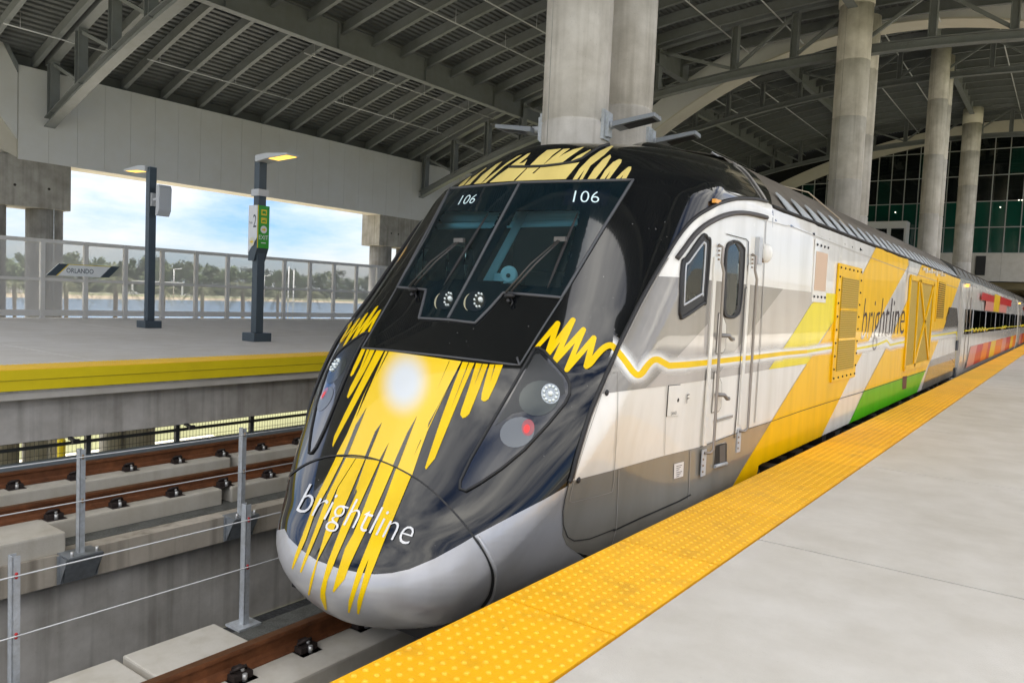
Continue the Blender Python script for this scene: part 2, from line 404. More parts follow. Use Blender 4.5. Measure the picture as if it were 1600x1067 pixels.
def curve_pts(pts, n=6, closed=False):
    """Catmull-Rom through the given points"""
    P = [Vector((*p, 0)) for p in pts]; out = []; m = len(P); rng = range(m if closed else m-1)
    for i in rng:
        if closed: a, b, c, d = P[(i-1) % m], P[i], P[(i+1) % m], P[(i+2) % m]
        else: a, b, c, d = P[max(i-1, 0)], P[i], P[i+1], P[min(i+2, m-1)]
        for k in range(n):
            t = k/n; q = .5*((2*b)+(c-a)*t+(2*a-5*b+4*c-d)*t*t+(3*b-a-3*c+d)*t**3); out.append((q.x, q.y))
    if not closed: out.append(tuple(P[-1][:2]))
    return out
def zo(x0, y0, s):
    return lambda *pts: [(x0+x/s, y0+y/s) for x, y in pts]

def grid_cut(polys, step):
    bm = bmesh.new()
    for poly in polys:
        vs = [bm.verts.new((x, y, 0)) for x, y in poly]
        for t in tessellate_polygon([[Vector((x, y, 0)) for x, y in poly]]):
            try: bm.faces.new([vs[i] for i in t])
            except ValueError: pass
    if len(polys) > 1: bmesh.ops.remove_doubles(bm, verts=bm.verts[:], dist=.004)
    loose = [v for v in bm.verts if not v.link_faces]
    bmesh.ops.delete(bm, geom=loose, context='VERTS')
    if not bm.verts: return bm
    for ax in (0, 1):
        lo = min(v.co[ax] for v in bm.verts); hi = max(v.co[ax] for v in bm.verts); k = math.floor(lo/step)+1
        while k*step < hi:
            co = Vector((0, 0, 0)); co[ax] = k*step; no = Vector((0, 0, 0)); no[ax] = 1
            bmesh.ops.bisect_plane(bm, geom=bm.verts[:]+bm.edges[:]+bm.faces[:], dist=1e-5, plane_co=co, plane_no=no); k += 1
    return bm
def finish_decal(name, pts, nrms, faces, m, parent, fade=None):
    me = bpy.data.meshes.new(name)
    fl = []
    for f in faces:
        if len(set(f)) < 3: continue
        n = Vector((0, 0, 0))
        for i in range(len(f)): n += pts[f[i]].cross(pts[f[(i+1) % len(f)]])
        av = sum((nrms[i] for i in f), Vector((0, 0, 0)))
        fl.append(tuple(f) if n.dot(av) >= 0 else tuple(reversed(f)))
    me.from_pydata([tuple(p) for p in pts], [], fl); me.materials.append(m)
    me.polygons.foreach_set('use_smooth', [True]*len(me.polygons))
    if fade is not None:
        at = me.attributes.new('fade', 'FLOAT', 'POINT'); at.data.foreach_set('value', fade)
    me.normals_split_custom_set_from_vertices([tuple(n) for n in nrms])
    me.update(); return link_mesh(name, me, parent)
LVL = .0013
def decal(name, polys, m, level, parent, mirror=False, step=13, fade=None, cut=(), join=False):
    """paint patch: outlines measured in the photograph, laid on the body; each outline its own object unless joined"""
    polys = polys if isinstance(polys[0][0], (tuple, list)) else [polys]
    sets = [polys] if join else [[p] for p in polys]; first = None
    for k, ps in enumerate(sets):
        bm = grid_cut(ps, step)
        for h in cut:
            lo = [min(p[a] for p in h)-2 for a in (0, 1)]; hi = [max(p[a] for p in h)+2 for a in (0, 1)]
            for ax in (0, 1):
                t = lo[ax]
                while t < hi[ax]:
                    fs = [f for f in bm.faces if all(min(v.co[a] for v in f.verts) < hi[a] and max(v.co[a] for v in f.verts) > lo[a] for a in (0, 1))]
                    if not fs: break
                    es = list({e for f in fs for e in f.edges}); vs = list({v for f in fs for v in f.verts})
                    co = Vector((0, 0, 0)); co[ax] = t; no = Vector((0, 0, 0)); no[ax] = 1
                    bmesh.ops.bisect_plane(bm, geom=vs+es+fs, dist=1e-5, plane_co=co, plane_no=no); t += 2.5
            dead = [f for f in bm.faces if inside(h, f.calc_center_median().x, f.calc_center_median().y)]
            bmesh.ops.delete(bm, geom=dead, context='FACES')
        for _ in range(5):
            H = {v: hp(v.co.x, v.co.y) for v in bm.verts}
            es = []
            for e in bm.edges:
                (p, n), (q, o) = H[e.verts[0]], H[e.verts[1]]; ln = (p-q).length
                if ln > .02 and ln*n.angle(o, 0)/8 > .0007: es.append(e)
            if not es: break
            bmesh.ops.subdivide_edges(bm, edges=es, cuts=1)
            bmesh.ops.triangulate(bm, faces=bm.faces[:])
        bm.verts.index_update(); pts, nrms, fd = [], [], []
        for v in bm.verts:
            p, n = hp(v.co.x, v.co.y); pts.append(p+n*(LVL*level+.00006*k)); nrms.append(n)
            if fade: fd.append(fade(v.co.x, v.co.y))
        faces = [tuple(v.index for v in f.verts) for f in bm.faces]; bm.free()
        o = finish_decal(name, pts, nrms, faces, m, parent, fd if fade else None); first = first or o
        if mirror: finish_decal(name, [Vector((2*XC-p.x, p.y, p.z)) for p in pts], [Vector((-n.x, n.y, n.z)) for n in nrms], faces, m, parent, fd if fade else None)
    return first
def strokes(line, width, taper=None):
    """outline polygons of a painted line, one per segment with round ends"""
    out = []
    for i in range(len(line)-1):
        (x0, y0), (x1, y1) = line[i], line[i+1]; a = math.atan2(y1-y0, x1-x0)
        r0 = (width if taper is None else taper[i])/2; r1 = (width if taper is None else taper[i+1])/2
        poly = [(x1+r1*math.cos(a-PI/2+PI*k/6), y1+r1*math.sin(a-PI/2+PI*k/6)) for k in range(7)]
        poly += [(x0+r0*math.cos(a+PI/2+PI*k/6), y0+r0*math.sin(a+PI/2+PI*k/6)) for k in range(7)]
        out.append(poly)
    return out
def ribbon(line, width):
    """one closed outline around an open line"""
    lft, rgt = [], []
    for i, (x, y) in enumerate(line):
        x0, y0 = line[max(i-1, 0)]; x1, y1 = line[min(i+1, len(line)-1)]; d = math.hypot(x1-x0, y1-y0) or 1
        wd = width[i] if isinstance(width, list) else width
        nx, ny = -(y1-y0)/d*wd/2, (x1-x0)/d*wd/2; lft.append((x+nx, y+ny)); rgt.append((x-nx, y-ny))
    return [[lft[i], lft[i+1], rgt[i+1], rgt[i]] for i in range(len(line)-1)]
def gasket(name, line, r, m, parent, closed=False, sink=.3, mirror=False, step=10, n=6):
    """a raised bead that follows the body along the line"""
    pl = []
    ln = line+[line[0]] if closed else line
    for i in range(len(ln)-1):
        (x0, y0), (x1, y1) = ln[i], ln[i+1]; k = max(1, int(math.hypot(x1-x0, y1-y0)/step))
        for j in range(k): pl.append((x0+(x1-x0)*j/k, y0+(y1-y0)*j/k))
    pl.append(ln[-1])
    pts = [hpo(x, y, r*(1-sink)) for x, y in pl]
    if mirror: MB().tube([Vector((2*XC-p.x, p.y, p.z)) for p in pts], r, n).build(name, m, parent)
    return MB().tube(pts, r, n).build(name, m, parent)
def font_mesh(body, thin=-.012):
    cu = bpy.data.curves.new('txt', 'FONT'); cu.body = body; cu.resolution_u = 3; cu.offset = thin
    o = bpy.data.objects.new('txt', cu); COL.objects.link(o); bpy.context.view_layer.update()
    dg = bpy.context.evaluated_depsgraph_get(); me = bpy.data.meshes.new_from_object(o.evaluated_get(dg))
    bpy.data.objects.remove(o); bpy.data.curves.remove(cu)
    vs = [tuple(v.co) for v in me.vertices]; fs = [tuple(p.vertices) for p in me.polygons]; bpy.data.meshes.remove(me)
    return vs, fs
def font_box(body, thin=-.012):
    vs, fs = font_mesh(body, thin); x0 = min(v[0] for v in vs); x1 = max(v[0] for v in vs); y1 = max(v[1] for v in vs)
    return [((v[0]-x0)/(x1-x0), v[1]/y1) for v in vs], fs
def text_decal(name, body, quad, m, level, parent):
    """lettering laid on the body; quad = baseline left, baseline right, top right, top left in the photograph"""
    uv, fs = font_box(body); bl, br, tr, tl = [Vector(q) for q in quad]; pts, nrms = [], []
    for u, v in uv:
        q = (bl*(1-u)+br*u)*(1-v)+(tl*(1-u)+tr*u)*v; p, n = hp(q.x, q.y); pts.append(p+n*LVL*level); nrms.append(n)
    return finish_decal(name, pts, nrms, fs, m, parent)
def flat_text(name, body, origin, ux, uy, width, height, m, parent, off=.002):
    """lettering on a flat face: origin = baseline left, ux/uy = unit directions"""
    uv, fs = font_box(body, .004); ux, uy = Vector(ux), Vector(uy); n = ux.cross(uy); o = Vector(origin)+n*off
    pts = [o+ux*(u*width)+uy*(v*height) for u, v in uv]
    return finish_decal(name, pts, [n]*len(pts), fs, m, parent)

LOCO = empty('locomotive', (XC, 12, -1.08))
tag(LOCO, 'black, white and yellow streamlined locomotive with a sloping nose standing at the right-hand platform', 'locomotive')
# --- openings
def inside(poly, x, y):
    c = False; j = len(poly)-1
    for i in range(len(poly)):
        xi, yi = poly[i]; xj, yj = poly[j]
        if (yi > y) != (yj > y) and x < (xj-xi)*(y-yi)/(yj-yi)+xi: c = not c
        j = i
    return c
z2 = zo(600, 210, 2.883)          # windscreen enlargement
z7 = zo(620, 320, 5.336)
CLEAR_L = z7((392, 62), (868, 58), (578, 628), (368, 622), (352, 640), (92, 624))
CLEAR_R = z7((992, 58), (1530, 50), (1370, 692), (872, 664), (862, 646), (664, 632))
z8 = zo(1000, 300, 4.104)
WIN_CLEAR = z8((405, 318), (418, 345), (398, 655), (275, 735), (272, 640), (285, 470))
DOORW_CLEAR = z8((575, 335), (612, 335), (632, 380), (620, 720), (600, 790), (550, 785), (540, 740), (550, 380))
def shrink(poly, k):
    cx = sum(p[0] for p in poly)/len(poly); cy = sum(p[1] for p in poly)/len(poly); return [(cx+(x-cx)*k, cy+(y-cy)*k) for x, y in poly]
holes = [shrink(CLEAR_L, 1.03), shrink(CLEAR_R, 1.03), shrink(WIN_CLEAR, 1.05), shrink(DOORW_CLEAR, 1.03)]
keep = []
for f in hf:
    c = Vector((0, 0, 0))
    for i in f: c += Vector(hv[i])
    c /= 4
    cut = False
    n = Vector(VN[f[0]])
    for cc in (c, Vector((2*XC-c.x, c.y, c.z))):
        if cc.z < 1.0 or cc.y > 7.24: continue
        if cc is not c and cc.y < 5.6 and abs(cc.x-XC) < 1.3: continue
        x, y = proj(cc)
        vis = cc.x > XC+1.2 or cc.y < 5.75
        if vis and any(inside(h, x, y) for h in holes): cut = True
    if not cut: keep.append(f)
nose_me = bpy.data.meshes.new('body_shell'); nose_me.from_pydata(hv, [], keep)
nose_me.polygons.foreach_set('use_smooth', [True]*len(keep)); nose_me.materials.append(P_BLACK); nose_me.update()
bmx = bmesh.new(); bmx.from_mesh(nose_me)
bmesh.ops.delete(bmx, geom=[v for v in bmx.verts if not v.link_faces], context='VERTS')
bmx.to_mesh(nose_me); bmx.free()
link_mesh('body_shell', nose_me, LOCO)
# rear bulkhead, floor and roof behind the dome
RP = [(1.495, 2.415), (1.44, 2.45), (1.20, 2.74), (.98, 2.93), (.55, 3.03), (0, 3.06)]
mb = MB()
prof = [(x, z) for x, z in RP]+[(-x, z) for x, z in reversed(RP[:-1])]
for i in range(len(prof)-1):
    (a, za), (b, zb) = prof[i], prof[i+1]
    mb.add([(XC+a, 7.28, za), (XC+b, 7.28, zb), (XC+b, YR, zb), (XC+a, YR, za)], [(0, 1, 2, 3)])
mb.add([(XC+x, YR, z) for x, z in prof]+[(XC-1.4, YR, -.62), (XC+1.4, YR, -.62)], [tuple(range(len(prof)+2))])
mb.build('roof', P_ROOF, LOCO)
rf = MB()
rf.span((XC-1.36, 4.4, -.70), (XC+1.36, YR, -.62)); rf.build('underframe', DARK, LOCO)
SIDE_HOLES = [WIN_CLEAR, DOORW_CLEAR]
# ================================================================== livery (thin paint on the body)
# ---- sides
EDGE = [(1197, 316), (1180, 312), (1150, 311), (1125, 317), (1110, 325), (1092, 336), (1076, 350), (1058, 373), (1040, 402), (1020, 436), (1000, 472), (985, 502), (970, 533), (957, 563), (945, 590), (932, 620), (920, 650), (909, 685), (900, 715), (892, 745), (888, 752)]
SIDE_TOP = [(1230, 335), (1300, 360), (1400, 398), (1500, 434)]
SIDE_BOT = [(1500, 600), (1400, 665), (1240, 765), (1100, 850), (1000, 900)]
sidepoly = EDGE+[(884, 775), (880, 800), (878, 835), (884, 850), (900, 862), (930, 870), (960, 905)]+list(reversed(SIDE_BOT))+list(reversed(SIDE_TOP))
decal('white_livery', sidepoly, P_WHITE, 1, LOCO, mirror=True, step=12, cut=SIDE_HOLES)
zA = zo(1000, 420, 5.335); zR = zo(1240, 340, 2.963); zG = zo(1280, 380, 4.104)
bandtop = [(1022, 432), (1061, 433.5), (1110, 438), (1180, 446), (1223, 451.5), (1267, 456.5), (1291, 458)]
bandbot = [(1262, 568), (1201, 577), (1156, 585), (1099, 594), (1040, 602), (935, 616)]
decal('taupe_band', bandtop+bandbot+[(945, 590), (957, 563), (970, 533), (985, 502), (1000, 472)], P_TAUPE, 2, LOCO, mirror=True, cut=SIDE_HOLES)
# darker grey diagonals of the band
decal('grey_diagonal_band', [[(1022, 432), (1061, 433.5), (1110, 438), (1122, 439.5), (1172, 445), (1105, 507), (1055, 560), (1034, 579), (1008, 606), (935, 616), (945, 590), (957, 563), (970, 533), (985, 502), (1000, 472)],
                    [(1172, 445), (1223, 451.5), (1175, 515), (1145, 552), (1117, 591.5), (1092, 595), (1010, 606), (1034, 579), (1058, 557), (1112, 500)]], P_GREY, 3, LOCO, mirror=True, cut=SIDE_HOLES)
decal('light_wedge', [(1105, 506), (1099, 594), (1040, 602), (1010, 606), (1034, 579), (1055, 560)], P_TAUPE, 4, LOCO, mirror=True)
decal('lemon_diagonal', [(1290.6, 458), (1330, 461), (1304, 499), (1269, 549), (1262, 568), (1200.6, 577), (1221, 547.5), (1240, 519), (1267, 475)], P_LEM, 4, LOCO, mirror=True)
low = [(888, 752), (957.5, 734), (1037, 711.5), (1092.5, 698), (1166, 670), (1203.5, 659)]
decal('grey_lower_band', low+[(1158.5, 733), (1120, 800), (1080, 860), (1000, 900), (960, 905), (930, 870), (900, 862), (884, 850), (878, 835), (880, 800), (884, 775)], P_OLIVE, 3, LOCO, mirror=True)
decal('yellow_diagonal', [(1368, 387), (1419, 402.5), (1419, 414), (1382, 482), (1348, 549), (1287, 672), (1245, 760), (1120, 800), (1158.5, 733), (1240, 600), (1304, 499), (1341, 441)], P_YEL2, 5, LOCO, mirror=True)
decal('rear_yellow_panel', [(1441, 411), (1501.6, 434.5), (1473, 515.5), (1454, 561), (1446, 578), (1349.7, 610), (1385, 542.5), (1419, 465)], P_YEL2, 5, LOCO, mirror=True)
decal('green_panel', [(1349.7, 610), (1446, 578), (1436, 603), (1415, 655), (1300, 715), (1329.5, 654)], P_GRN, 5, LOCO, mirror=True)
decal('rear_grey_band', [(1454, 563), (1493, 549), (1494, 620), (1428, 650), (1441, 603)], P_OLIVE, 5, LOCO, mirror=True)
decal('rear_reflection_band', [(1482, 480), (1500, 482), (1499, 512), (1492, 524), (1469, 530), (1473, 515.5)], P_GREY, 5, LOCO, mirror=True)  # dark reflection painted onto the rear side as a grey patch
# ---- nose: silver lower body, hatch, yellow streaks
silver = [(900, 706), (888, 752), (884, 775), (880, 800), (878, 835), (884, 850), (900, 862), (960, 905), (900, 960), (790, 1010), (640, 1010), (500, 985), (425, 930), (425, 830), (445, 826), (452, 840), (470, 858), (495, 875), (530, 888), (560, 894), (585, 897), (612, 895), (640, 889), (680, 872), (720, 850), (745, 835), (800, 806), (850, 780), (888, 758)]
silver = silver[1:]
decal('silver_nose_band', silver, P_SILV, 1.8, LOCO, step=9)
z4 = zo(420, 660, 3.2346); z5 = zo(500, 480, 3.81); z6 = zo(700, 210, 5.161)
up = [z5((255, 237), (276, 241), (240, 322), (200, 400), (186, 413), (181, 404), (205, 345)),
      z5((284, 243), (334, 250), (262, 390), (190, 515), (168, 543), (161, 533), (180, 478), (240, 360)),
      z5((340, 251), (383, 258), (290, 430), (190, 620), (112, 765), (78, 832), (75, 820), (85, 770), (150, 630), (260, 410)),
      z5((850, 325), (920, 333), (850, 495), (685, 900), (632, 966), (626, 955), (650, 880), (720, 670), (800, 450)),
      z5((930, 333), (1001, 341), (950, 485), (890, 635), (868, 655), (850, 660), (836, 640), (842, 610), (890, 470)),
      z5((1011, 341), (1090, 344), (1050, 450), (1005, 545), (990, 558), (975, 562), (960, 550), (964, 515), (985, 430))]
decal('yellow_streak', up, P_YEL, 2, LOCO, step=9)
mainp = z5((388, 259), (415, 263), (610, 290), (800, 317), (842, 323), (700, 610), (640, 740), (600, 850), (548, 1003), (460, 958), (365, 918), (275, 896), (160, 885), (95, 886), (160, 760), (262, 520))
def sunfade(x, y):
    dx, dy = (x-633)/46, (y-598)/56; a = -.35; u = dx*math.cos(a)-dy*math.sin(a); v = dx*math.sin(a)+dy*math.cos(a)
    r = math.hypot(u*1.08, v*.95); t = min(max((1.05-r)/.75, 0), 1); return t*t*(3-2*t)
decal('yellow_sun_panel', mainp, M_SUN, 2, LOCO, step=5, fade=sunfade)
slits = [z5((280, 597), (165, 886), (140, 886), (215, 700)), z5((371, 685), (285, 899), (266, 896), (330, 740)), z5((412, 805), (371, 916), (354, 911)), z5((579, 648), (463, 955), (434, 944), (520, 750)),
         z5((838, 332), (842, 336), (700, 600), (643, 720), (648, 690), (720, 560)), z5((770, 322), (773, 322), (695, 500)), z5((600, 790), (604, 790), (560, 885)), z5((384, 262), (390, 262), (300, 470), (215, 662), (270, 510)), z5((405, 264), (411, 266), (330, 420)),
         z5((885, 330), (890, 331), (780, 605)), z5((965, 338), (970, 339), (918, 470)), z5((1040, 344), (1046, 345), (1014, 446)), z5((330, 252), (335, 252), (265, 395)), z5((300, 247), (304, 247), (240, 390))]
decal('black_streak', slits, P_BLACK, 3, LOCO, step=9)
lowr = [z4((343, 174), (380, 176), (300, 335), (240, 440), (190, 590), (123, 742), (118, 736), (135, 670), (170, 575), (240, 385)),
        z4((393, 178), (442, 180), (348, 328), (295, 450), (250, 560), (166, 760), (160, 752), (180, 688), (235, 540), (300, 365)),
        z4((445, 181), (488, 184), (400, 390), (330, 540), (252, 690), (207, 873), (200, 866), (214, 788), (262, 640), (351, 330)),
        z4((494, 186), (562, 194), (500, 330), (432, 480), (340, 690), (298, 800), (288, 860), (296, 944), (285, 940), (262, 880), (264, 840), (300, 705), (440, 340)),
        z4((570, 198), (634, 223), (575, 360), (500, 530), (410, 720), (385, 790), (330, 857), (325, 850), (345, 770), (388, 635), (430, 560), (485, 425)),
        z4((646, 231), (722, 268), (690, 345), (600, 560), (520, 762), (480, 880), (457, 966), (447, 961), (449, 900), (506, 690), (482, 745), (440, 860), (409, 959), (401, 955), (405, 900), (450, 745), (545, 510))]
decal('yellow_drip', lowr, P_YEL, 3.4, LOCO, step=8)
decal('black_streak', [z4((252, 630), (256, 640), (222, 692)), z4((444, 336), (448, 350), (380, 500), (395, 450))], P_BLACK, 4.6, LOCO, step=8)
joint = curve_pts([(443, 756), (452, 744), (470, 730), (490, 720), (515, 713), (545, 711.5), (572, 714), (600, 722), (630, 736), (660, 754), (690, 780), (720, 812), (745, 845), (760, 868), (768, 890), (769, 910), (764, 930), (752, 948)], 4)
decal('hatch_joint', ribbon(joint, [2.2+3.2*max(0, (i/len(joint)-.45))*1.8 for i in range(len(joint))]), P_LINE, 5, LOCO, step=6, join=True)
gasket('hatch_edge_bead', curve_pts([(747, 838), (764, 868), (772.5, 890), (773.5, 910), (769, 932), (758, 948)], 4), .012, P_SILV, LOCO, sink=.4)
# ---- roof streaks above the windscreen
gold = [z6((335, 391), (410, 330), (480, 280), (500, 264), (635, 272), (760, 266), (900, 252), (1060, 229), (1010, 290), (950, 364), (530, 378)),
        z6((503, 256), (560, 215), (640, 160), (668, 152), (640, 185), (572, 238), (606, 232), (640, 205), (614, 259)),
        z6((657, 257), (735, 180), (800, 130), (850, 124), (915, 118), (850, 165), (770, 248), (745, 254)),
        z6((772, 248), (850, 180), (930, 122), (985, 118), (940, 150), (892, 190), (930, 165), (1010, 125), (1080, 108), (1100, 104), (1040, 145), (975, 190), (912, 238)),
        z6((966, 236), (1040, 180), (1145, 126), (1155, 129), (1110, 160), (1042, 212)),
        z6((80, 425), (110, 395), (183, 336), (186, 345), (125, 414)), z6((132, 414), (200, 350), (310, 270), (311, 278), (262, 315), (178, 406)), z6((208, 404), (280, 330), (385, 248), (440, 219), (380, 280), (268, 398)), z6((272, 400), (340, 340), (480, 230), (560, 180), (650, 146), (600, 165), (455, 262), (306, 394)),
        z6((1005, 368), (1060, 280), (1150, 190), (1230, 135), (1320, 95), (1334, 99), (1260, 170), (1150, 255), (1086, 366), (1060, 368), (1102, 288), (1042, 366)), z6((1125, 364), (1180, 280), (1250, 205), (1308, 166), (1315, 185), (1270, 260), (1190, 363)),
        z6((1225, 363), (1270, 290), (1330, 228), (1380, 203), (1402, 208), (1395, 235), (1300, 362), (1276, 362), (1312, 298), (1262, 363)), z6((1350, 363), (1400, 310), (1455, 265), (1478, 264), (1475, 290), (1436, 362), (1396, 364), (1416, 328), (1384, 364))]
decal('pale_roof_streak', gold, P_GOLD, 2, LOCO, step=8)
decal('black_roof_streak', [z6((635, 274), (641, 276), (545, 376), (530, 376)), z6((738, 268), (748, 268), (694, 318), (680, 318))], P_BLACK, 3, LOCO, step=8)
gasket('roof_hatch_joint', z6((497, 266), (640, 265), (780, 260), (900, 246), (1000, 230), (1080, 200), (1160, 145), (1230, 105), (1300, 85)), .012, P_LINE, LOCO, sink=.5)
# ---- zigzag on both cheeks and the glowing line along the side
z9 = zo(820, 470, 6.275)
zig = z9((118, 458), (322, 225), (222, 528), (472, 192), (290, 600), (575, 286), (412, 676), (676, 368), (606, 640))
decal('yellow_zigzag', strokes(zig, 8.6, [6, 8.6, 8.6, 8.4, 8.6, 8.2, 7.8, 8.8, 9.6])[:], P_YEL, 2, LOCO, mirror=True, step=7)
wave = curve_pts(z9((606, 640), (640, 620), (700, 545), (760, 480), (810, 448), (850, 445), (890, 480), (940, 540), (1000, 620), (1050, 690), (1095, 726), (1140, 705), (1190, 635), (1240, 585), (1290, 573), (1340, 598), (1400, 632)), 4)
line = wave[:-1]+[(1043, 571), (1070, 569.5), (1101, 566.5), (1130, 563), (1156, 560), (1178, 558), (1220, 552.5), (1260, 549)]
wdt = [9.5]*(len(wave)-1)+[9.6, 9.6, 8.6, 8, 7.6, 7.2, 6.2, 5.6]
decal('yellow_wave_line', ribbon(line, wdt), P_YEL, 7, LOCO, mirror=True, step=8, join=True)
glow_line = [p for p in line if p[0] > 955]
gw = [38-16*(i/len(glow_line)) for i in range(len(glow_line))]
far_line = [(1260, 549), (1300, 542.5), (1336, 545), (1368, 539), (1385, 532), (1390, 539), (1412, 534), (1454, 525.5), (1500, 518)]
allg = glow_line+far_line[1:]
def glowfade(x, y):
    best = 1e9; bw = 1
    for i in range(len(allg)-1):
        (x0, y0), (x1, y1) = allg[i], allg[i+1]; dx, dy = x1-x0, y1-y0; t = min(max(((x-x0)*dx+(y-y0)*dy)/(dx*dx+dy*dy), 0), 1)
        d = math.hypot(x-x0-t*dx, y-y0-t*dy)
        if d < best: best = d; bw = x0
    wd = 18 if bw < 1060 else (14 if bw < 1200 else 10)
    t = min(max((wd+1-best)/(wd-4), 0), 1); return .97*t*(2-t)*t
def band_poly(ln, wd):
    lft, rgt = [], []
    for i, (x, y) in enumerate(ln):
        x0, y0 = ln[max(i-1, 0)]; x1, y1 = ln[min(i+1, len(ln)-1)]; d = math.hypot(x1-x0, y1-y0) or 1
        lft.append((x-(y1-y0)/d*wd, y+(x1-x0)/d*wd)); rgt.append((x+(y1-y0)/d*wd, y-(x1-x0)/d*wd))
    return lft+list(reversed(rgt))
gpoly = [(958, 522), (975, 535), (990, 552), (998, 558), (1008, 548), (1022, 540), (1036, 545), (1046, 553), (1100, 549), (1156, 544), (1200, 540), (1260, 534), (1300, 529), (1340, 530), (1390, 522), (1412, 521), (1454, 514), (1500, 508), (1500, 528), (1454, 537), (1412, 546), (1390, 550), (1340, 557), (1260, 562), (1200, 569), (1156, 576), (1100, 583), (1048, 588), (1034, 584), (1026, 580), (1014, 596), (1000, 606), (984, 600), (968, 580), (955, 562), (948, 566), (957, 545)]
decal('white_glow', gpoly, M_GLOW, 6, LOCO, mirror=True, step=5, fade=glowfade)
decal('far_wave_line', ribbon(far_line, [5, 4, 3.6, 3.4, 3.2, 3, 3, 2.6, 2.2]), P_LEM, 7, LOCO, mirror=True, step=10, join=True)
# ---- lettering
text_decal('lettering', 'brightline', [(463, 799), (638, 852), (658, 812), (485, 756)], P_TEXT, 6, LOCO)
text_decal('lettering', 'brightline', [(1344, 531), (1411, 522), (1416, 466), (1351, 466)], P_PURP, 7, LOCO)
# ================================================================== windscreen, lamps, doors and other parts of the locomotive
# windscreen: dark border, clear panes, mid post, rubber surround
FR_OUT = z2((300, 246), (613, 220), (1122, 208), (1000, 405), (800, 738), (690, 728), (540, 716), (478, 785), (412, 852), (295, 838), (160, 830), (178, 760), (192, 702), (62, 690), (180, 470))
mid_top, mid_bot = (812.6, 287), (700.6, 498)
FR_L = z2((300, 246), (613, 220), (290, 838), (160, 830), (178, 760), (192, 702), (62, 690), (180, 470))
FR_R = z2((613, 220), (1122, 208), (1000, 405), (800, 738), (690, 728), (540, 716), (478, 785), (412, 852), (290, 838))
decal('windscreen_border', [FR_L, FR_R], M_FRIT, 3, LOCO, step=6, cut=[CLEAR_L, CLEAR_R])
for c in (CLEAR_L, CLEAR_R): decal('windscreen_pane', c, GLASS, 2, LOCO, step=10)
gasket('windscreen_gasket', FR_OUT, .012, GASK, LOCO, closed=True, sink=.45)
gasket('windscreen_post', [(812.6, 287), (772, 363), (735, 434), (700.6, 498)], .012, GASK, LOCO, sink=.4)
# panel joints of the nose mask
gasket('mask_joint', [(704, 296), (666, 372), (621, 449), (590, 503), (566, 544)], .007, GASK, LOCO, sink=.5)
gasket('mask_joint', [(989, 283), (940, 362), (878, 466), (845, 517), (812, 571)], .007, GASK, LOCO, sink=.5)
gasket('mask_joint', [(566, 544), (620, 549), (690, 556.5), (750, 563.5), (800, 570), (812, 571), (808, 559)], .009, GASK, LOCO, sink=.5)
# fleet number plates
for (q, tq) in (([(880, 321), (948, 323), (955, 298), (884, 295)], [(895, 317), (936, 318), (937.5, 300.5), (899, 299)]), ([(706, 325), (743, 321), (757, 302), (722, 305)], [(716, 321), (740, 318.5), (748, 304.5), (724, 306.5)])):
    decal('number_plate', q, paint('number_plate_glass', (.006, .013, .022), .1), 4, LOCO, step=10)
    text_decal('lettering', '106', tq, emis('lit_number_white', (.62, .78, .8), .05), 6, LOCO)
# fog lamps behind the lower glass: LED cluster in a round bowl
M_CHROME = mat('chrome_reflector', (.34, .37, .38), .15, 1.)
M_LED = mat('clear_led_lens', (.85, .92, .92), .08, .2, coat=1.)
M_LENS = clear('clear_lamp_glass', (.93, .95, .96), .04)
M_BOWL = mat('dark_lamp_bowl', (.012, .02, .026), .2)
for (cx, cy, rx, ry, tilt) in ((701.5, 468.5, 7.5, 13, .28), (749, 470, 9.5, 14, .22)):
    def ell(k, n=18, dx=0, dy=0, kx=1, ky=1):
        o = []
        for i in range(n):
            a = 2*PI*i/n; u, v = rx*k*kx*math.cos(a), ry*k*ky*math.sin(a)
            o.append((cx+dx+u*math.cos(tilt)-v*math.sin(tilt), cy+dy+u*math.sin(tilt)+v*math.cos(tilt)))
        return o
    lamp = decal('fog_lamp', ell(1.05, dx=-6, dy=1, kx=1.7, ky=1.12), M_BOWL, 5, LOCO, step=8)
    decal('reflector_ring', ribbon(ell(1.0, dx=-13, dy=3)[5:13], [.5, 1.2, 2, 2.6, 2.6, 2, 1.2, .5]), mat('cream_reflector_rim', (.55, .52, .36), .3, .3), 6, lamp, step=8, join=True)
    decal('led_dish', ell(.9), M_CHROME, 6, lamp, step=8)
    mb = MB()
    for i in range(7):
        a = PI*.35+i*PI*1.25/6; u, v = rx*.72*math.cos(a), ry*.76*math.sin(a); x, y = cx+u*math.cos(tilt)-v*math.sin(tilt), cy+u*math.sin(tilt)+v*math.cos(tilt)
        p = hpo(x, y, .012); mb.sphere(p, .0085, 8, 5)
    mb.build('led', M_LED, lamp)
    p = hpo(cx+2.5, cy-1, .012); MB().sphere(p, .02, 10, 6).build('led_lens', M_LED, lamp)
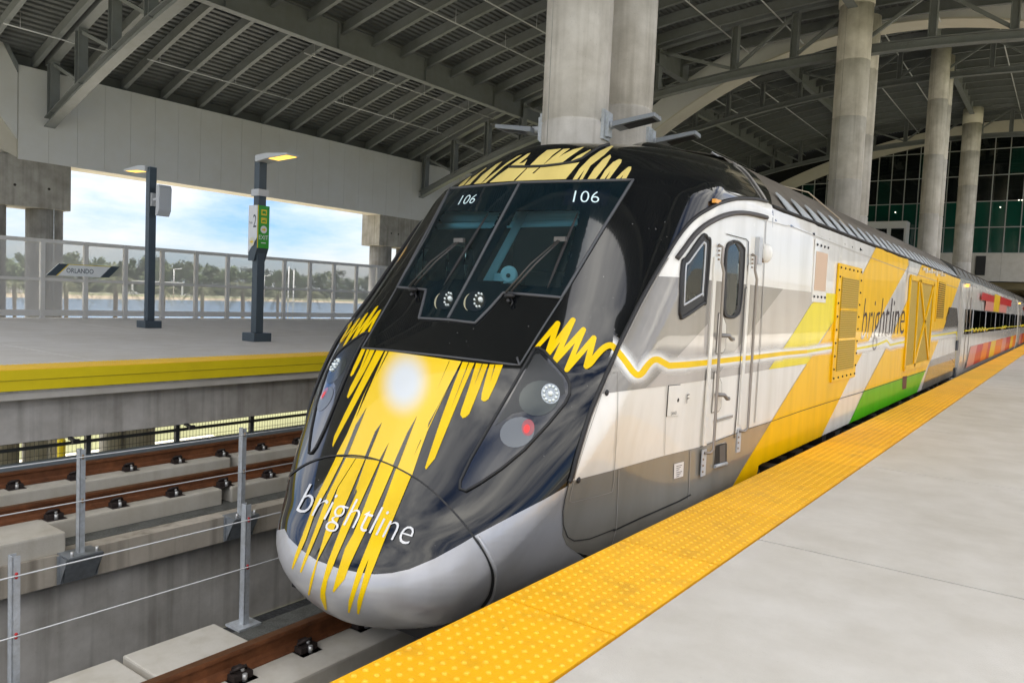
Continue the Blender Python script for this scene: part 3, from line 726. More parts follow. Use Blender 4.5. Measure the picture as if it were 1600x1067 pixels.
# wipers
def wiper(piv, elbow, top, bot, name='wiper'):
    w0 = MB().sphere(hpo(piv[0], piv[1], .03), .045, 12, 8, (1, .8, .5)); w0.tube([hpo(piv[0]-1, piv[1]+6, .0), hpo(piv[0]-1, piv[1]+10, .05)], .012, 8)
    o = w0.build(name, DARK, LOCO)
    for d in (-4.5, 4.5):
        MB().tube([hpo(piv[0]+d, piv[1]-3-d*.3, .05), hpo((piv[0]+elbow[0])/2+d*.8, (piv[1]+elbow[1])/2, .10), hpo(elbow[0]+d*.35, elbow[1], .09)], [.009, .007, .006], 8).build('wiper_arm', mat('wiper_metal', (.10, .095, .09), .4, .7), o)
    MB().box(hpo(elbow[0], elbow[1], .09), (.10, .03, .035)).build('wiper_head', mat('wiper_head_metal', (.16, .15, .14), .4, .6), o)
    pl = [((top[0]*(1-t)+bot[0]*t), (top[1]*(1-t)+bot[1]*t)) for t in [i/8 for i in range(9)]]
    MB().tube([hpo(x, y, .035) for x, y in pl], [.004, .008, .011, .012, .013, .012, .011, .008, .004], 6).build('wiper_blade', DARK, o)
    MB().tube([hpo(piv[0]+2, piv[1]+3, .02), hpo(piv[0]+5, piv[1]+11, .03), hpo(piv[0]+1, piv[1]+15, .02)], .006, 6).build('washer_jet', DARK, o)
wiper((798, 466), (880, 386), (904, 338), (857, 455))
wiper((649, 456), (727, 387), (766, 338), (697, 450))
# main headlight clusters on the cheeks, right seen, left mirrored behind the outline
zH = zo(700, 480, 3.3333)
def mirror_obj(o):
    me = o.data.copy(); me.transform(Matrix.Translation((2*XC, 0, 0)) @ Matrix.Scale(-1, 4, (1, 0, 0))); me.flip_normals(); return me
HL = zH((452, 216), (475, 213), (505, 232), (560, 295), (612, 355), (634, 400), (634, 450), (610, 500), (520, 610), (400, 740), (280, 840), (170, 915), (95, 958), (62, 945), (66, 905), (120, 790), (230, 600), (330, 430))
hl = decal('headlight', HL, mat('headlight_black_housing', (.012, .014, .017), .09, coat=1.), 3, LOCO, step=7)
gasket('headlight_gasket', HL, .010, DARK, hl, closed=True, sink=.3)
decal('headlight_inner', shrink(zH((455, 240), (480, 240), (560, 320), (605, 375), (615, 450), (560, 480), (420, 540), (330, 560), (240, 625), (330, 460)), .97), mat('headlight_smoke_panel', (.03, .033, .034), .25), 4, hl, step=8)
def blob(cx, cy, rx, ry, rot=0, n=20): return [(cx+rx*math.cos(2*PI*i/n)*math.cos(rot)-ry*math.sin(2*PI*i/n)*math.sin(rot), cy+rx*math.cos(2*PI*i/n)*math.sin(rot)+ry*math.sin(2*PI*i/n)*math.cos(rot)) for i in range(n)]
L1c, L2c = zH((475, 475))[0], zH((362, 652))[0]
M_BOWLG = mat('grey_lamp_bowl', (.07, .08, .078), .12, .3)
M_BOWLW = mat('sky_sheen_lamp_bowl', (.15, .165, .18), .2, .2)  # lower bowl: sky reflection put into its paler colour
decal('lamp_bowl', blob(*L1c, 32, 27, -.35), M_BOWLG, 5, hl, step=7)
decal('lamp_bowl', blob(*L2c, 28, 23, -.45), M_BOWLW, 5, hl, step=7)
rc = zH((535, 452))[0]
decal('led_dish', blob(*rc, 14.5, 16, -.2), M_CHROME, 6, hl, step=6)
mb = MB()
for i in range(11):
    a = 2*PI*i/11; mb.sphere(hpo(rc[0]+10.3*math.cos(a), rc[1]+11.5*math.sin(a), .012), .0115, 8, 5)
mb.build('led', M_LED, hl); MB().sphere(hpo(*rc, .012), .021, 10, 6).build('led_lens', M_LED, hl)
red = zH((418, 628))[0]
decal('tail_lamp', blob(*red, 10, 13, .1), mat('red_lens', (.36, .07, .08), .15, coat=1.), 6, hl, step=6)
decal('tail_lamp_core', blob(red[0]-2, red[1]+2, 5, 7, .2), emis('lit_red_core', (.8, .05, .05), .03), 7, hl, step=6)
for o in [hl]+list(hl.children):
    me = mirror_obj(o); r = link_mesh(o.name.split('.')[0], me, LOCO if o == hl else hl2)
    if o == hl: hl2 = r
# black trim bead along the edge between nose mask and side
gasket('edge_trim', curve_pts(EDGE, 3), .016, DARK, LOCO, sink=.35, mirror=True)
gasket('edge_trim_highlight', [(x+4, y+2) for x, y in curve_pts(EDGE[8:-1], 3)], .005, P_SEAM, LOCO, sink=.2, mirror=True)
# rain gutter over cab window and door
gut = [(1057, 405), (1068, 390), (1085, 367), (1103, 351), (1120, 341), (1140, 334.5), (1160, 333), (1180, 336), (1196, 340.5)]
gasket('rain_gutter', curve_pts(gut, 4), .022, mat('dark_gutter', (.05, .045, .045), .5), LOCO, sink=.4, mirror=True)
# cab side window
def rnd_(p): return curve_pts(p, 4, True)
def ring(name, out, inn, m, lvl, parent, mirror=True):
    n = len(out); return decal(name, [[out[i], out[(i+1) % n], inn[(i+1) % n], inn[i]] for i in range(n)], m, lvl, parent, mirror=mirror, step=9, join=True)
W_OUT = rnd_(z8((395, 283), (425, 298), (440, 340), (412, 690), (395, 715), (270, 803), (252, 790), (248, 740), (266, 470), (300, 420)))
W_INN = rnd_(z8((400, 318), (412, 322), (419, 345), (398, 655), (392, 662), (277, 733), (274, 728), (273, 690), (286, 480), (310, 445)))
ring('window_rubber', W_OUT, W_INN, DARK, 8, LOCO)
win = decal('cab_side_window', WIN_CLEAR, GLASS, 3, LOCO, mirror=True, step=9)
gasket('window_rubber_edge', W_OUT, .014, DARK, win, closed=True, sink=.3, mirror=True)
gasket('window_frame', shrink(W_INN, .94), .008, LGREY, win, closed=True, sink=0, mirror=True)
# cab door: seams, window, levers, step, kick plate
D_OUT = rnd_(z8((585, 320), (625, 322), (655, 355), (662, 400), (640, 720), (610, 795), (545, 798), (528, 750), (532, 640), (545, 370)))
D_INN = rnd_(z8((590, 338), (612, 338), (632, 380), (635, 410), (618, 710), (598, 782), (556, 784), (545, 745), (549, 640), (556, 385)))
ring('door_window_rubber', D_OUT, D_INN, DARK, 8, LOCO)
dw = decal('door_window', DOORW_CLEAR, GLASSD, 3, LOCO, mirror=True, step=9)
gasket('door_window_edge', D_OUT, .012, DARK, dw, closed=True, sink=.3, mirror=True)
zD = zo(1080, 600, 6.67)
def seam(pts, wd=1.1, m=None, lvl=7, mirror=True, step=14, name='panel_seam'): return decal(name, ribbon(pts, wd), m or P_SEAM, lvl, LOCO, mirror=mirror, step=step, join=True)
seam(z8((548, 270), (640, 295), (675, 303), (690, 320), (685, 600))+[(1163, 452), (1150, 640), (1146, 684)], 1.3, P_LINE)
seam([(1196, 345), (1188, 520), (1178, 660)], 1.)
seam([(1180, 440), (1172, 560), (1164, 670)], .8, P_WHITE)
seam([(1230, 352), (1300, 380), (1400, 418), (1500, 452)], .8)
seam([(1196, 345), (1230, 354)], .8)
zS = zo(860, 560, 3.3333)
seam(zS((95, 635), (72, 720), (60, 790), (62, 860), (85, 925), (120, 945), (200, 935), (330, 885)), 1.4, P_LINE)
seam(zS((352, 75), (345, 300), (325, 640), (318, 690), (290, 700), (110, 745), (96, 738), (105, 690), (130, 590), (200, 380), (300, 90), (320, 74), (352, 72)), .9)
seam(zS((352, 575), (340, 880), (318, 960)), 1.1, P_SEAM)
seam(zS((725, 480), (715, 730)), 1.1, P_SEAM)
seam(zS((600, 140), (590, 500)), .6)
seam([(957, 828), (1000, 808), (1060, 782), (1078, 772)], 2, P_LINE)
seam([(1092, 698), (1166, 670), (1204, 658), (1250, 642), (1300, 626), (1350, 611), (1446, 579)], .9, P_LINE)
seam(zR((535, 200), (520, 300)), .8)
# small access plates with their writing
sp = decal('sand_filler_plate', zS((612, 142), (675, 136), (665, 297), (602, 300)), P_WHITE, 7, LOCO, step=9)
gasket('plate_edge', zS((612, 142), (675, 136), (665, 297), (602, 300)), .003, P_LINE, sp, closed=True, sink=.2)
MB().sphere(hpo(1058, 624.5, .006), .018, 10, 6, (.5, 1, 1)).build('plate_lock', DARK, sp)
text_decal('lettering', 'SAND', [(1046, 648.5), (1055, 646.5), (1055.3, 641.5), (1046.3, 643)], P_LINE, 9, LOCO)
text_decal('lettering', 'F', [(1070.5, 630), (1074.5, 629), (1075.5, 615), (1071.3, 616)], P_LINE, 9, LOCO)
pl = decal('notice_sticker', zS((640, 548), (690, 535), (686, 612), (638, 625)), P_TEXT, 7, LOCO, step=9)
for k in range(6):
    y = 556+k*11; decal('notice_line', zS((650, y+2), (680-(k % 3)*7, y-5), (680-(k % 3)*7, y-2), (650, y+5)), P_LINE, 8, pl, step=9)
for px, py in ((948, 614), (903, 749)): MB().sphere(hpo(px, py, .006), .022, 10, 6, (.5, 1, 1)).build('round_lock', DARK, LOCO)
decal('kick_plate', zD((228, 375), (424, 318), (424, 345), (228, 405)), P_GREY, 8, LOCO, step=9)
st = decal('step_recess', zD((238, 640), (262, 630), (350, 608), (362, 618), (360, 815), (350, 828), (235, 872), (222, 860)), mat('black_step_hollow', (.012, .011, .01), .7), 7, LOCO, mirror=True, step=9)
decal('step_plate', zD((285, 640), (345, 622), (345, 800), (285, 820)), mat('step_side_plate', (.11, .10, .09), .6), 8, st, step=9)
gasket('step_rim', zD((238, 640), (350, 608), (362, 618), (360, 815), (235, 872), (222, 860)), .006, P_OLIVE, st, closed=True)
MB().tube([hpo(*p, .015) for p in zD((225, 855), (290, 838), (350, 822))], .016, 8).build('step_tread', GALV, st)
# handrails beside the door
for nm, top, bot in (('a', zD((165, -1700))[0], None),): pass
def handrail(x_top, y_top, x_bot, y_bot):
    wtop, wbot = hp(x_top, y_top)[0], hp(x_bot, y_bot)[0]; X = XC+HWID; Y = (wtop.y+wbot.y)/2
    h = MB().span((X+.004, Y-.085, wbot.z+.16), (X+.016, Y-.025, wtop.z-.10)).build('handrail', P_WHITE, LOCO)
    MB().tube([(X+.01, Y-.01, wtop.z), (X+.05, Y-.01, wtop.z-.02), (X+.05, Y-.02, wtop.z-.14), (X+.065, Y, wtop.z-.22), (X+.065, Y, wbot.z+.13), (X+.05, Y-.02, wbot.z+.10), (X+.012, Y-.06, wbot.z+.10)], .012, 10).build('handrail_tube', STEELB, h)
    MB().span((X+.004, Y-.095, wbot.z-.09), (X+.012, Y-.005, wbot.z+.125)).build('lower_bracket', LGREY, h)
    mb = MB()
    for k in range(3): mb.sphere((X+.014, Y-.075, wbot.z-.05+k*.05), .009, 8, 5)
    for k in range(4): mb.box((X+.014, Y+.005, wtop.z-.01-k*.035), (.012, .02, .014))
    mb.build('bracket_bolt', mat('tan_bolt', (.30, .22, .15), .5, .4), h)
    return h
handrail(1121.5, 383, 1099, 724); handrail(1175.5, 398, 1154, 690)
for ly, rot in ((0, 0), (92, 1)):
    pan = decal('door_lever', [(x-ly*.075, y+ly) for x, y in z8((500, 775), (525, 795), (545, 850), (545, 930), (540, 1000), (525, 1028), (482, 1034), (492, 900))], mat('cream_lever_pan', (.70, .67, .60), .4), 8, LOCO, step=8)
    gasket('lever_rim', [(x-ly*.075, y+ly) for x, y in z8((500, 775), (525, 795), (545, 850), (545, 930), (540, 1000), (525, 1028), (482, 1034))], .007, P_OLIVE, pan)
    q = [(x-ly*.075, y+ly) for x, y in z8((495, 918), (525, 918), (535, 940), (545, 940))]
    MB().tube([hpo(*q[0], .03), hpo(*q[1], .06), hpo(*q[2], .07), hpo(*q[3], .07)], .017, 8).build('lever', mat('grey_lever', (.24, .23, .22), .4, .3), pan)
# camera pod behind the door
pod = MB().sphere(hpo(1188, 396, .05), .07, 14, 10, (.9, .8, 1.25)).build('camera_pod', P_WHITE, LOCO)
MB().box(hpo(1182, 392, .02), (.04, .10, .24)).build('pod_bracket', LGREY, pod)
MB().box(hpo(1186, 407, .02), (.05, .05, .04)).build('pod_clamp', mat('tan_clamp', (.30, .22, .15), .5, .4), pod)
# marker lamp on the dome edge
MB().box(hpo(1118, 316, .012), (.03, .12, .03)).build('marker_lamp', mat('amber_marker', (.9, .4, .05), .3), LOCO)
# ---- vents and grilles on the body side
XS = XC+HWID
def sy(px, py): q = on(px, py, 0, XS); return q.y, q.z
def quad_span(a, b, c, d):
    ys_ = [sy(*p) for p in (a, b, c, d)]; return (ys_[0][0]+ys_[3][0])/2, (ys_[1][0]+ys_[2][0])/2, (ys_[2][1]+ys_[3][1])/2, (ys_[0][1]+ys_[1][1])/2
M_MESH = mat('dark_yellow_mesh', (.42, .27, .004), .55, bump=.4, bscale=200)
y0, y1, za, zb = quad_span(*zG((120, 128), (270, 165), (208, 850), (58, 902)))
gr = MB().span((XS+.004, y0, za), (XS+.03, y1, zb)).build('air_intake_grille', P_YEL2, LOCO, bevel=.006)
yy0, yy1, zz0, zz1 = y0+.16, y1-.17, za+.13, zb-.16
MB().span((XS+.031, yy0, zz0), (XS+.036, yy1, zz1)).build('mesh_panel', M_MESH, gr)
mb = MB(); k = 0
while zz0+k*.028 < zz1-.01: mb.box((XS+.040, (yy0+yy1)/2, zz0+.012+k*.028), (.008, yy1-yy0, .009)); k += 1
tag(mb.build('grille_slat', mat('yellow_slat', (.62, .40, .004), .4), gr), kind='stuff')
for t in (.34, .66): MB().box((XS+.040, (yy0+yy1)/2, zz0+(zz1-zz0)*t), (.012, yy1-yy0+.02, .03)).build('grille_rail', P_YEL2, gr)
mb = MB()
for k in range(6):
    for z in (za+.05, zb-.05): mb.sphere((XS+.032, y0+.07+(y1-y0-.14)*k/5, z), .014, 8, 4)
for k in range(1, 9):
    for y in (y0+.05, y1-.05): mb.sphere((XS+.032, y, za+(zb-za)*k/9), .014, 8, 4)
tag(mb.build('grille_bolt', DARK, gr), kind='stuff')
# X-braced radiator panel
y0, y1, za, zb = quad_span((1419, 446), (1459, 432), (1447, 574), (1412, 566)); zb = max(zb, 1.85); za = min(za, .55)
rp = MB().span((XS+.003, y0, za), (XS+.014, y1, zb)).build('radiator_panel', M_MESH, LOCO)
ym = y0+(y1-y0)*.36
for a, b in (((y0, za), (y0, zb)), ((y1, za), (y1, zb)), ((y0, za), (y1, za)), ((y0, zb), (y1, zb)), ((ym, za), (ym-.1, zb)), ((ym, za), (y1, zb)), ((ym+.05, zb), (y1, za+.05))):
    MB().bar((XS+.022, a[0], a[1]), (XS+.022, b[0], b[1]), .09, .03, up=(1, 0, 0)).build('radiator_brace', P_YEL2, rp)
y0, y1, za, zb = quad_span(*zG((762, 248), (808, 258), (786, 478), (742, 486)))
lv = MB().span((XS+.003, y0-.12, za-.07), (XS+.02, y1+.12, zb+.07)).build('louvre_vent', P_YEL2, LOCO)
MB().span((XS+.0205, y0, za), (XS+.023, y1, zb)).build('vent_hollow', mat('black_vent_hollow', (.012, .01, .006), .8), lv)
mb = MB()
for k in range(17): mb.box((XS+.028, (y0+y1)/2, za+(zb-za)*(k+.5)/17), (.014, y1-y0, (zb-za)/17*.42))
tag(mb.build('louvre_slat', P_YEL2, lv), kind='stuff')
tp = MB().span((XS+.003, *[sy(*zR((100, 100))[0])[0]], .62), (XS+.012, sy(*zR((165, 118))[0])[0], 2.02))
ya, yb = sy(*zR((88, 250))[0])[0], sy(*zR((152, 250))[0])[0]; zt = sy(*zR((135, 110))[0])[1]; zbm = sy(*zR((112, 392))[0])[1]
tp = MB().span((XS+.003, ya, zbm), (XS+.014, yb, zt)).build('bolted_side_panel', P_WHITE, LOCO)
MB().span((XS+.0145, ya+.05, zbm+.13), (XS+.018, yb-.05, zt-.13)).build('tan_insert', mat('tan_vinyl', (.66, .46, .31), .4), tp)
mb = MB()
for k in range(4):
    for z in (zbm+.06, zt-.06): mb.sphere((XS+.015, ya+.06+(yb-ya-.12)*k/3, z), .016, 8, 4)
mb.build('panel_bolt', DARK, tp)
q = zR((502, 735), (523, 732), (519, 790), (500, 796)); decal('hatch_recess', q, mat('dark_red_recess', (.12, .03, .015), .6), 7, LOCO, step=9)
# lifting eyes row (white pipe work) on the rear yellow panel
mb = MB()
for k in range(9):
    p = hpo(1441+k*4, 421+k*.9+(k % 3), .03); mb.box(p, (.03, .10, .10 if k % 2 else .05))
mb.build('pipe_fitting', mat('white_fitting', (.7, .68, .62), .4), LOCO)
# scalloped brackets along the roof edge
sc = []
n_br = 27
for k in range(n_br):
    y = 7.95+k*.53
    if y > YR-.3: break
    prof_ = [(0, 0), (.34, 0), (.30, .05), (.22, .13), (.10, .20), (0, .22)]
    if k == 0:
        mb = MB(); vs = []
        for off in (0, .012):
            for a, b in prof_: vs.append((XC+1.452-b*.70+off*.7, y+a, 2.455+b*.92+off*.7))
        n = len(prof_); tris = tessellate_polygon([[Vector((a, b, 0)) for a, b in prof_]])
        mb.add(vs, [tuple(t) for t in tris]+[tuple(i+n for i in reversed(t)) for t in tris]+[(i, (i+1) % n, n+(i+1) % n, n+i) for i in range(n)])
        br0 = mb.build('roof_bracket', GALV, LOCO)
    else: cp(br0, (0, k*.53, 0))
gasket('cantrail_line', [], .01, DARK, LOCO) if False else MB().tube([(XC+1.50, 7.28, 2.432), (XC+1.50, YR, 2.432)], .016, 6).build('cantrail_trim', DARK, LOCO)
MB().tube([(XC-1.50, 7.28, 2.432), (XC-1.50, YR, 2.432)], .016, 6).build('cantrail_trim', DARK, LOCO)
# dome rear trim, roof vent frames and cable
dome = [(1197, 317), (1188, 302), (1179, 289), (1168, 274), (1155, 262), (1135, 251), (1113, 240)]
gasket('dome_rim', curve_pts(dome, 3), .012, P_SEAM, LOCO, sink=.2, mirror=True)
vg = MB().add([(XC+1.36, 7.75, 2.60), (XC+1.30, 7.62, 2.66), (XC+.72, 7.62, 3.06), (XC+.66, 7.78, 3.10)], [(0, 1, 2, 3)]).build('roof_vent_frame', GALV, LOCO)
cb = [(XC+1.40, 10.9, 2.52), (XC+1.30, 10.6, 2.68), (XC+1.0, 10.2, 2.98), (XC+.5, 9.8, 3.10)]
MB().tube(cb, .009, 6).build('roof_cable', mat('tan_cable', (.40, .33, .24), .6), LOCO)
MB().span((XC-.5, 9.5, 3.05), (XC+.5, 16, 3.16)).build('roof_walkway', P_ROOF, LOCO, bevel=.03)
MB().span((XC-.6, 17, 3.05), (XC+.6, 21.6, 3.14)).build('roof_radiator', mat('dark_roof_grille', (.05, .05, .05), .6), LOCO, bevel=.03)
# running gear seen in the slot above the platform edge
mb = MB()
for k in range(30):
    y = 5.6+k*.55; hgt = random.uniform(.08, .22)
    mb.box((XC+1.40+random.uniform(-.04, .05), y, -.16-random.uniform(0, .1)), (.16, random.uniform(.14, .34), hgt))
tag(mb.build('underfloor_equipment', mat('dirty_underfloor_metal', (.045, .042, .038), .6, .3, var=.4), LOCO), kind='stuff')
def bogie(y0):
    b = MB().span((XC-1.05, y0-1.9, -.85), (XC-.8, y0+1.9, -.55)).span((XC+.8, y0-1.9, -.85), (XC+1.05, y0+1.9, -.55)).span((XC-.8, y0-.3, -.8), (XC+.8, y0+.3, -.5)).build('bogie', DARK, LOCO)
    for y in (y0-1.35, y0+1.35):
        for x in (-.72, .72):
            MB().tube([(XC+x-.065, y, -.56), (XC+x+.065, y, -.56)], .51, 28).build('wheel', CLIP, b)
bogie(7.6); bogie(18.6)
MB().span((XC-1.15, 3.9, -.98), (XC+1.15, 4.3, -.80)).build('pilot_beam', DARK, LOCO)
MB().span((XS-.42, 6.5, -.85), (XS-.36, YR, -.05)).build('underfloor_beam', DARK, LOCO)

# ---- cab interior seen through the windscreen
CABW = mat('cab_teal_wall', (.035, .085, .10), .7); CABL = mat('cab_pale_lining', (.66, .80, .82), .6); CABD = mat('cab_dark_seat', (.02, .03, .035), .7)
MB().span((XC-1.4, 7.1, .2), (XC+1.4, 7.16, 2.6)).build('cab_rear_wall', CABW, LOCO)
MB().span((XC-1.3, 4.78, .4), (XC+1.3, 7.1, .45)).build('cab_floor', CABD, LOCO)
mb = MB(); mb.add([(XC-.95, 4.86, 1.44), (XC+.95, 4.86, 1.44), (XC+1.2, 5.45, 1.52), (XC-1.2, 5.45, 1.52)], [(0, 1, 2, 3)]); mb.span((XC-1.2, 5.4, .5), (XC+1.2, 5.5, 1.5)); mb.build('dashboard', CABL, LOCO)
for r, z, y in ((.045, 2.18, 5.42), (.03, 2.10, 5.36), (.05, 2.26, 5.48)): MB().tube([(XC-1.0, y, z), (XC+1.0, y, z)], r, 10).build('blind_roller', CABL, LOCO)
MB().tube([(XC, 4.80, 1.5), (XC, 5.42, 2.3)], .035, 8).build('cab_post', CABL, LOCO)
for x in (-.62, .62):
    s_ = MB().span((XC+x-.25, 6.1, .9), (XC+x+.25, 6.6, 1.02)).build('driver_seat', CABD, LOCO, bevel=.04)
    MB().span((XC+x-.24, 6.55, 1.0), (XC+x+.24, 6.68, 1.75)).build('seat_back', CABD, s_, bevel=.05)
ph = hpo(786, 413, -.14); d = MB().tube([ph+Vector((-.01, .02, 0)), ph+Vector((.012, -.035, .01)), ph+Vector((.014, -.04, .01))], [.062, .07, .05], 18).build('sun_visor_disc', mat('white_cab_fitting', (.8, .83, .82), .4), LOCO)
MB().tube([ph+Vector((.015, -.045, .0)), ph+Vector((.0155, -.046, 0))], .018, 12).build('disc_hub', DARK, d)
MB().box(ph+Vector((-.14, .06, -.02)), (.24, .05, .08)).build('disc_arm', CABL, d)
MB().span((XC+.45, 6.98, 1.35), (XC+1.2, 7.09, 2.05)).build('equipment_rack', mat('cab_rack', (.04, .07, .085), .6), LOCO)
mb = MB()
for k in range(4): mb.span((XC+.05, 6.98, 1.55+k*.16), (XC+.42, 7.09, 1.60+k*.16))
mb.build('rack_shelf', CABW, LOCO)
for k in range(6): MB().tube([(XC+.62+(k % 3)*.13, 6.97, 1.42+(k//3)*.12), (XC+.62+(k % 3)*.13, 6.955, 1.42+(k//3)*.12)], .035, 12).build('gauge', LGREY, LOCO)
# ================================================================== SETTING: ground, water, far shore
GRASS = mat('dry_grass', (.17, .175, .08), .95, var=.4, vscale=.08, bump=.3, bscale=2)
SAND = mat('pale_sand_bank', (.33, .27, .19), .95, var=.25, vscale=.12)
WATER = mat('lake_water', (.05, .09, .13), .22, bump=.5, bscale=.35)
ROADM = mat('far_road_asphalt', (.16, .16, .155), .9)
def sheet(name, x0, x1, y0, y1, z, m):
    o = MB().add([(x0, y0, z), (x1, y0, z), (x1, y1, z), (x0, y1, z)], [(0, 1, 2, 3)]).build(name, m); tag(o, kind='structure'); return o
def poly_sheet(name, pts, z, m):
    t = tessellate_polygon([[Vector((x, y, 0)) for x, y in pts]]); o = MB().add([(x, y, z) for x, y in pts], [tuple(q) for q in t]).build(name, m)
    tag(o, kind='structure'); return o
sheet('ground', -3500, 3500, -3000, 3500, -8.0, GRASS)
poly_sheet('lake_bank', [(-118, -300), (-118, 900), (-470, 900), (-505, 560), (-470, 430), (-452, 250), (-448, 120), (-455, -300)], -7.99, SAND)
poly_sheet('lake_water', [(-122, -290), (-128, 200), (-122, 880), (-415, 880), (-425, 600), (-404, 440), (-412, 340), (-384, 220), (-362, 150), (-366, 40), (-380, -290)], -7.98, WATER)
sheet('far_road', -532, -520, -400, 1200, -7.97, ROADM)
sheet('sandy_path', -70, -52, -200, 300, -7.985, SAND)
sheet('paved_yard', -43, -24, -30, 27, -7.984, CONCL)

# ================================================================== PLATFORM (right)
PL = empty('platform', (3, 20, 0)); tag(PL, kind='structure')
s0 = MB().span((-1.505, 4.79-3.06+.008, -.30), (9.0, 4.79-.008, 0)).build('platform_slab', CONC, PL, bevel=.003)
for k in range(-2, 36):
    if k == 0: continue
    cp(s0, (0, 3.06*k, 0))
MB().span((-2.02, -8, -1.9), (9.0, 112, -.31)).build('platform_base', CONCW, PL)
for k in range(-3, 36): MB().span((-1.5, 4.780+3.06*k, -.2), (8.9, 4.800+3.06*k, -.012)).build('joint_filler', DARK, PL)
MB().span((-2.12, -8, -.30), (-1.512, 112, -.026)).build('platform_edge_beam', CONCW, PL)
# tactile tiles with truncated domes
def tile_mesh():
    mb = MB().span((-2.135, 0.004, -.024), (-1.517, 1.196, 0.004))
    nx, ny = 10, 20
    for i in range(nx):
        for j in range(ny):
            cx, cy = -2.135+.030+.0619*i, .030+.0598*j; b = []
            for r, z in ((.0145, .004), (.0105, .0085), (.006, .0095)):
                b.append([(cx+r*math.cos(2*PI*k/8), cy+r*math.sin(2*PI*k/8), z) for k in range(8)])
            vs = b[0]+b[1]+b[2]; fs = []
            for q in (0, 8): fs += [(q+k, q+(k+1) % 8, q+8+(k+1) % 8, q+8+k) for k in range(8)]
            fs.append(tuple(range(16, 24))); mb.add(vs, fs, True)
    return mb
def tactile_material(m):
    nt = m.node_tree; N = nt.nodes; L = nt.links; geo = N.new('ShaderNodeNewGeometry')
    v = N.new('ShaderNodeTexVoronoi'); v.feature = 'DISTANCE_TO_EDGE'; v.inputs['Scale'].default_value = 44; v.inputs['Randomness'].default_value = .25; L.new(geo.outputs['Position'], v.inputs['Vector'])
    r = N.new('ShaderNodeMapRange'); r.inputs['From Max'].default_value = .10; L.new(v.outputs['Distance'], r.inputs['Value'])
    bp = N.new('ShaderNodeBump'); bp.inputs['Strength'].default_value = .6; bp.inputs['Distance'].default_value = .002; L.new(r.outputs['Result'], bp.inputs['Height']); L.new(bp.outputs['Normal'], N['Principled BSDF'].inputs['Normal'])
tactile_material(ORANGE)
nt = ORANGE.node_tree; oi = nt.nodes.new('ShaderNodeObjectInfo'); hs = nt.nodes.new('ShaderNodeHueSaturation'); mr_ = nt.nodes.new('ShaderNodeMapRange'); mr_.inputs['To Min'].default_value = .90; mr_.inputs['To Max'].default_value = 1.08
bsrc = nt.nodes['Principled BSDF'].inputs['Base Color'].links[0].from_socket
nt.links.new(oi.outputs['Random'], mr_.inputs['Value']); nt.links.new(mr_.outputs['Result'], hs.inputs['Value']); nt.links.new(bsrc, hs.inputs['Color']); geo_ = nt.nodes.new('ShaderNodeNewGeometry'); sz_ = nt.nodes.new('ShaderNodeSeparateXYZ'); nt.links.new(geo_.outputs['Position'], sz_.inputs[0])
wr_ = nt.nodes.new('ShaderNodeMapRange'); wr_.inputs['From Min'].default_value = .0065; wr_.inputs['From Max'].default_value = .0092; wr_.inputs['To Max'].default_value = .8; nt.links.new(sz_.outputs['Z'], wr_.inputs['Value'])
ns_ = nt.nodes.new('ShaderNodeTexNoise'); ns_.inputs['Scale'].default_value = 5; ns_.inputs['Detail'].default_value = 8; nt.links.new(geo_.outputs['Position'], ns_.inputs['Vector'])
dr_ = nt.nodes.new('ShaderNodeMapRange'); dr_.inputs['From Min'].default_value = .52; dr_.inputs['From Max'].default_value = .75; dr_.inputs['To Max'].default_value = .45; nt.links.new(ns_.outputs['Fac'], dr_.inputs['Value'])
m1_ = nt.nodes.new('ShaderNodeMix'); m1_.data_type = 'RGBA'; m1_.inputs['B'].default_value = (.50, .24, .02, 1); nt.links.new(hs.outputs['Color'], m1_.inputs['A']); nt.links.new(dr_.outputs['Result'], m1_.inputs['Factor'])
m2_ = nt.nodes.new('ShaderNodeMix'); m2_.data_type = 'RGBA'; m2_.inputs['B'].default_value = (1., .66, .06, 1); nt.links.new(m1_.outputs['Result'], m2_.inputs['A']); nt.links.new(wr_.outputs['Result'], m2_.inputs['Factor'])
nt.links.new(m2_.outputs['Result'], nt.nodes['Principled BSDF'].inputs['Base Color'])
TS = empty('tactile_paving', (-1.82, 20, 0)); tag(TS, kind='structure')
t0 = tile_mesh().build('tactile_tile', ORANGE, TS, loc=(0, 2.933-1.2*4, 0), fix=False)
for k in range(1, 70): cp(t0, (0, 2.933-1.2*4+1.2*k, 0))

# ================================================================== NEAR TRACK
ND = empty('near_track_deck', (-3.85, 20, -1.45)); tag(ND, kind='structure')
MB().span((-5.5, -8, -2.6), (-2.02, 112, -1.45)).build('deck_slab', GRIT, ND)
pad = MB().span((-5.28, 2.66, -1.46), (-4.69, 3.38, -1.20)).build('concrete_pad', CONCL, ND, bevel=.015)
cp(pad, (0, -.775, 0)); cp(pad, (0, -1.55, 0))
MB().span((-5.28, .4, -1.46), (-4.69, 3.36, -1.36)).build('pad_joint_fill', mat('rust_stained_concrete', (.30, .20, .11), .9), ND)
RAIL_P = [(-.036, 0), (.036, 0), (.037, -.012), (.034, -.032), (.012, -.042), (.010, -.115), (.025, -.138), (.072, -.15), (.072, -.162), (-.072, -.162), (-.072, -.15), (-.025, -.138), (-.010, -.115), (-.012, -.042), (-.034, -.032), (-.037, -.012)]
def clip_mesh():
    b = MB().box((0, 0, .006), (.40, .19, .012)); return b
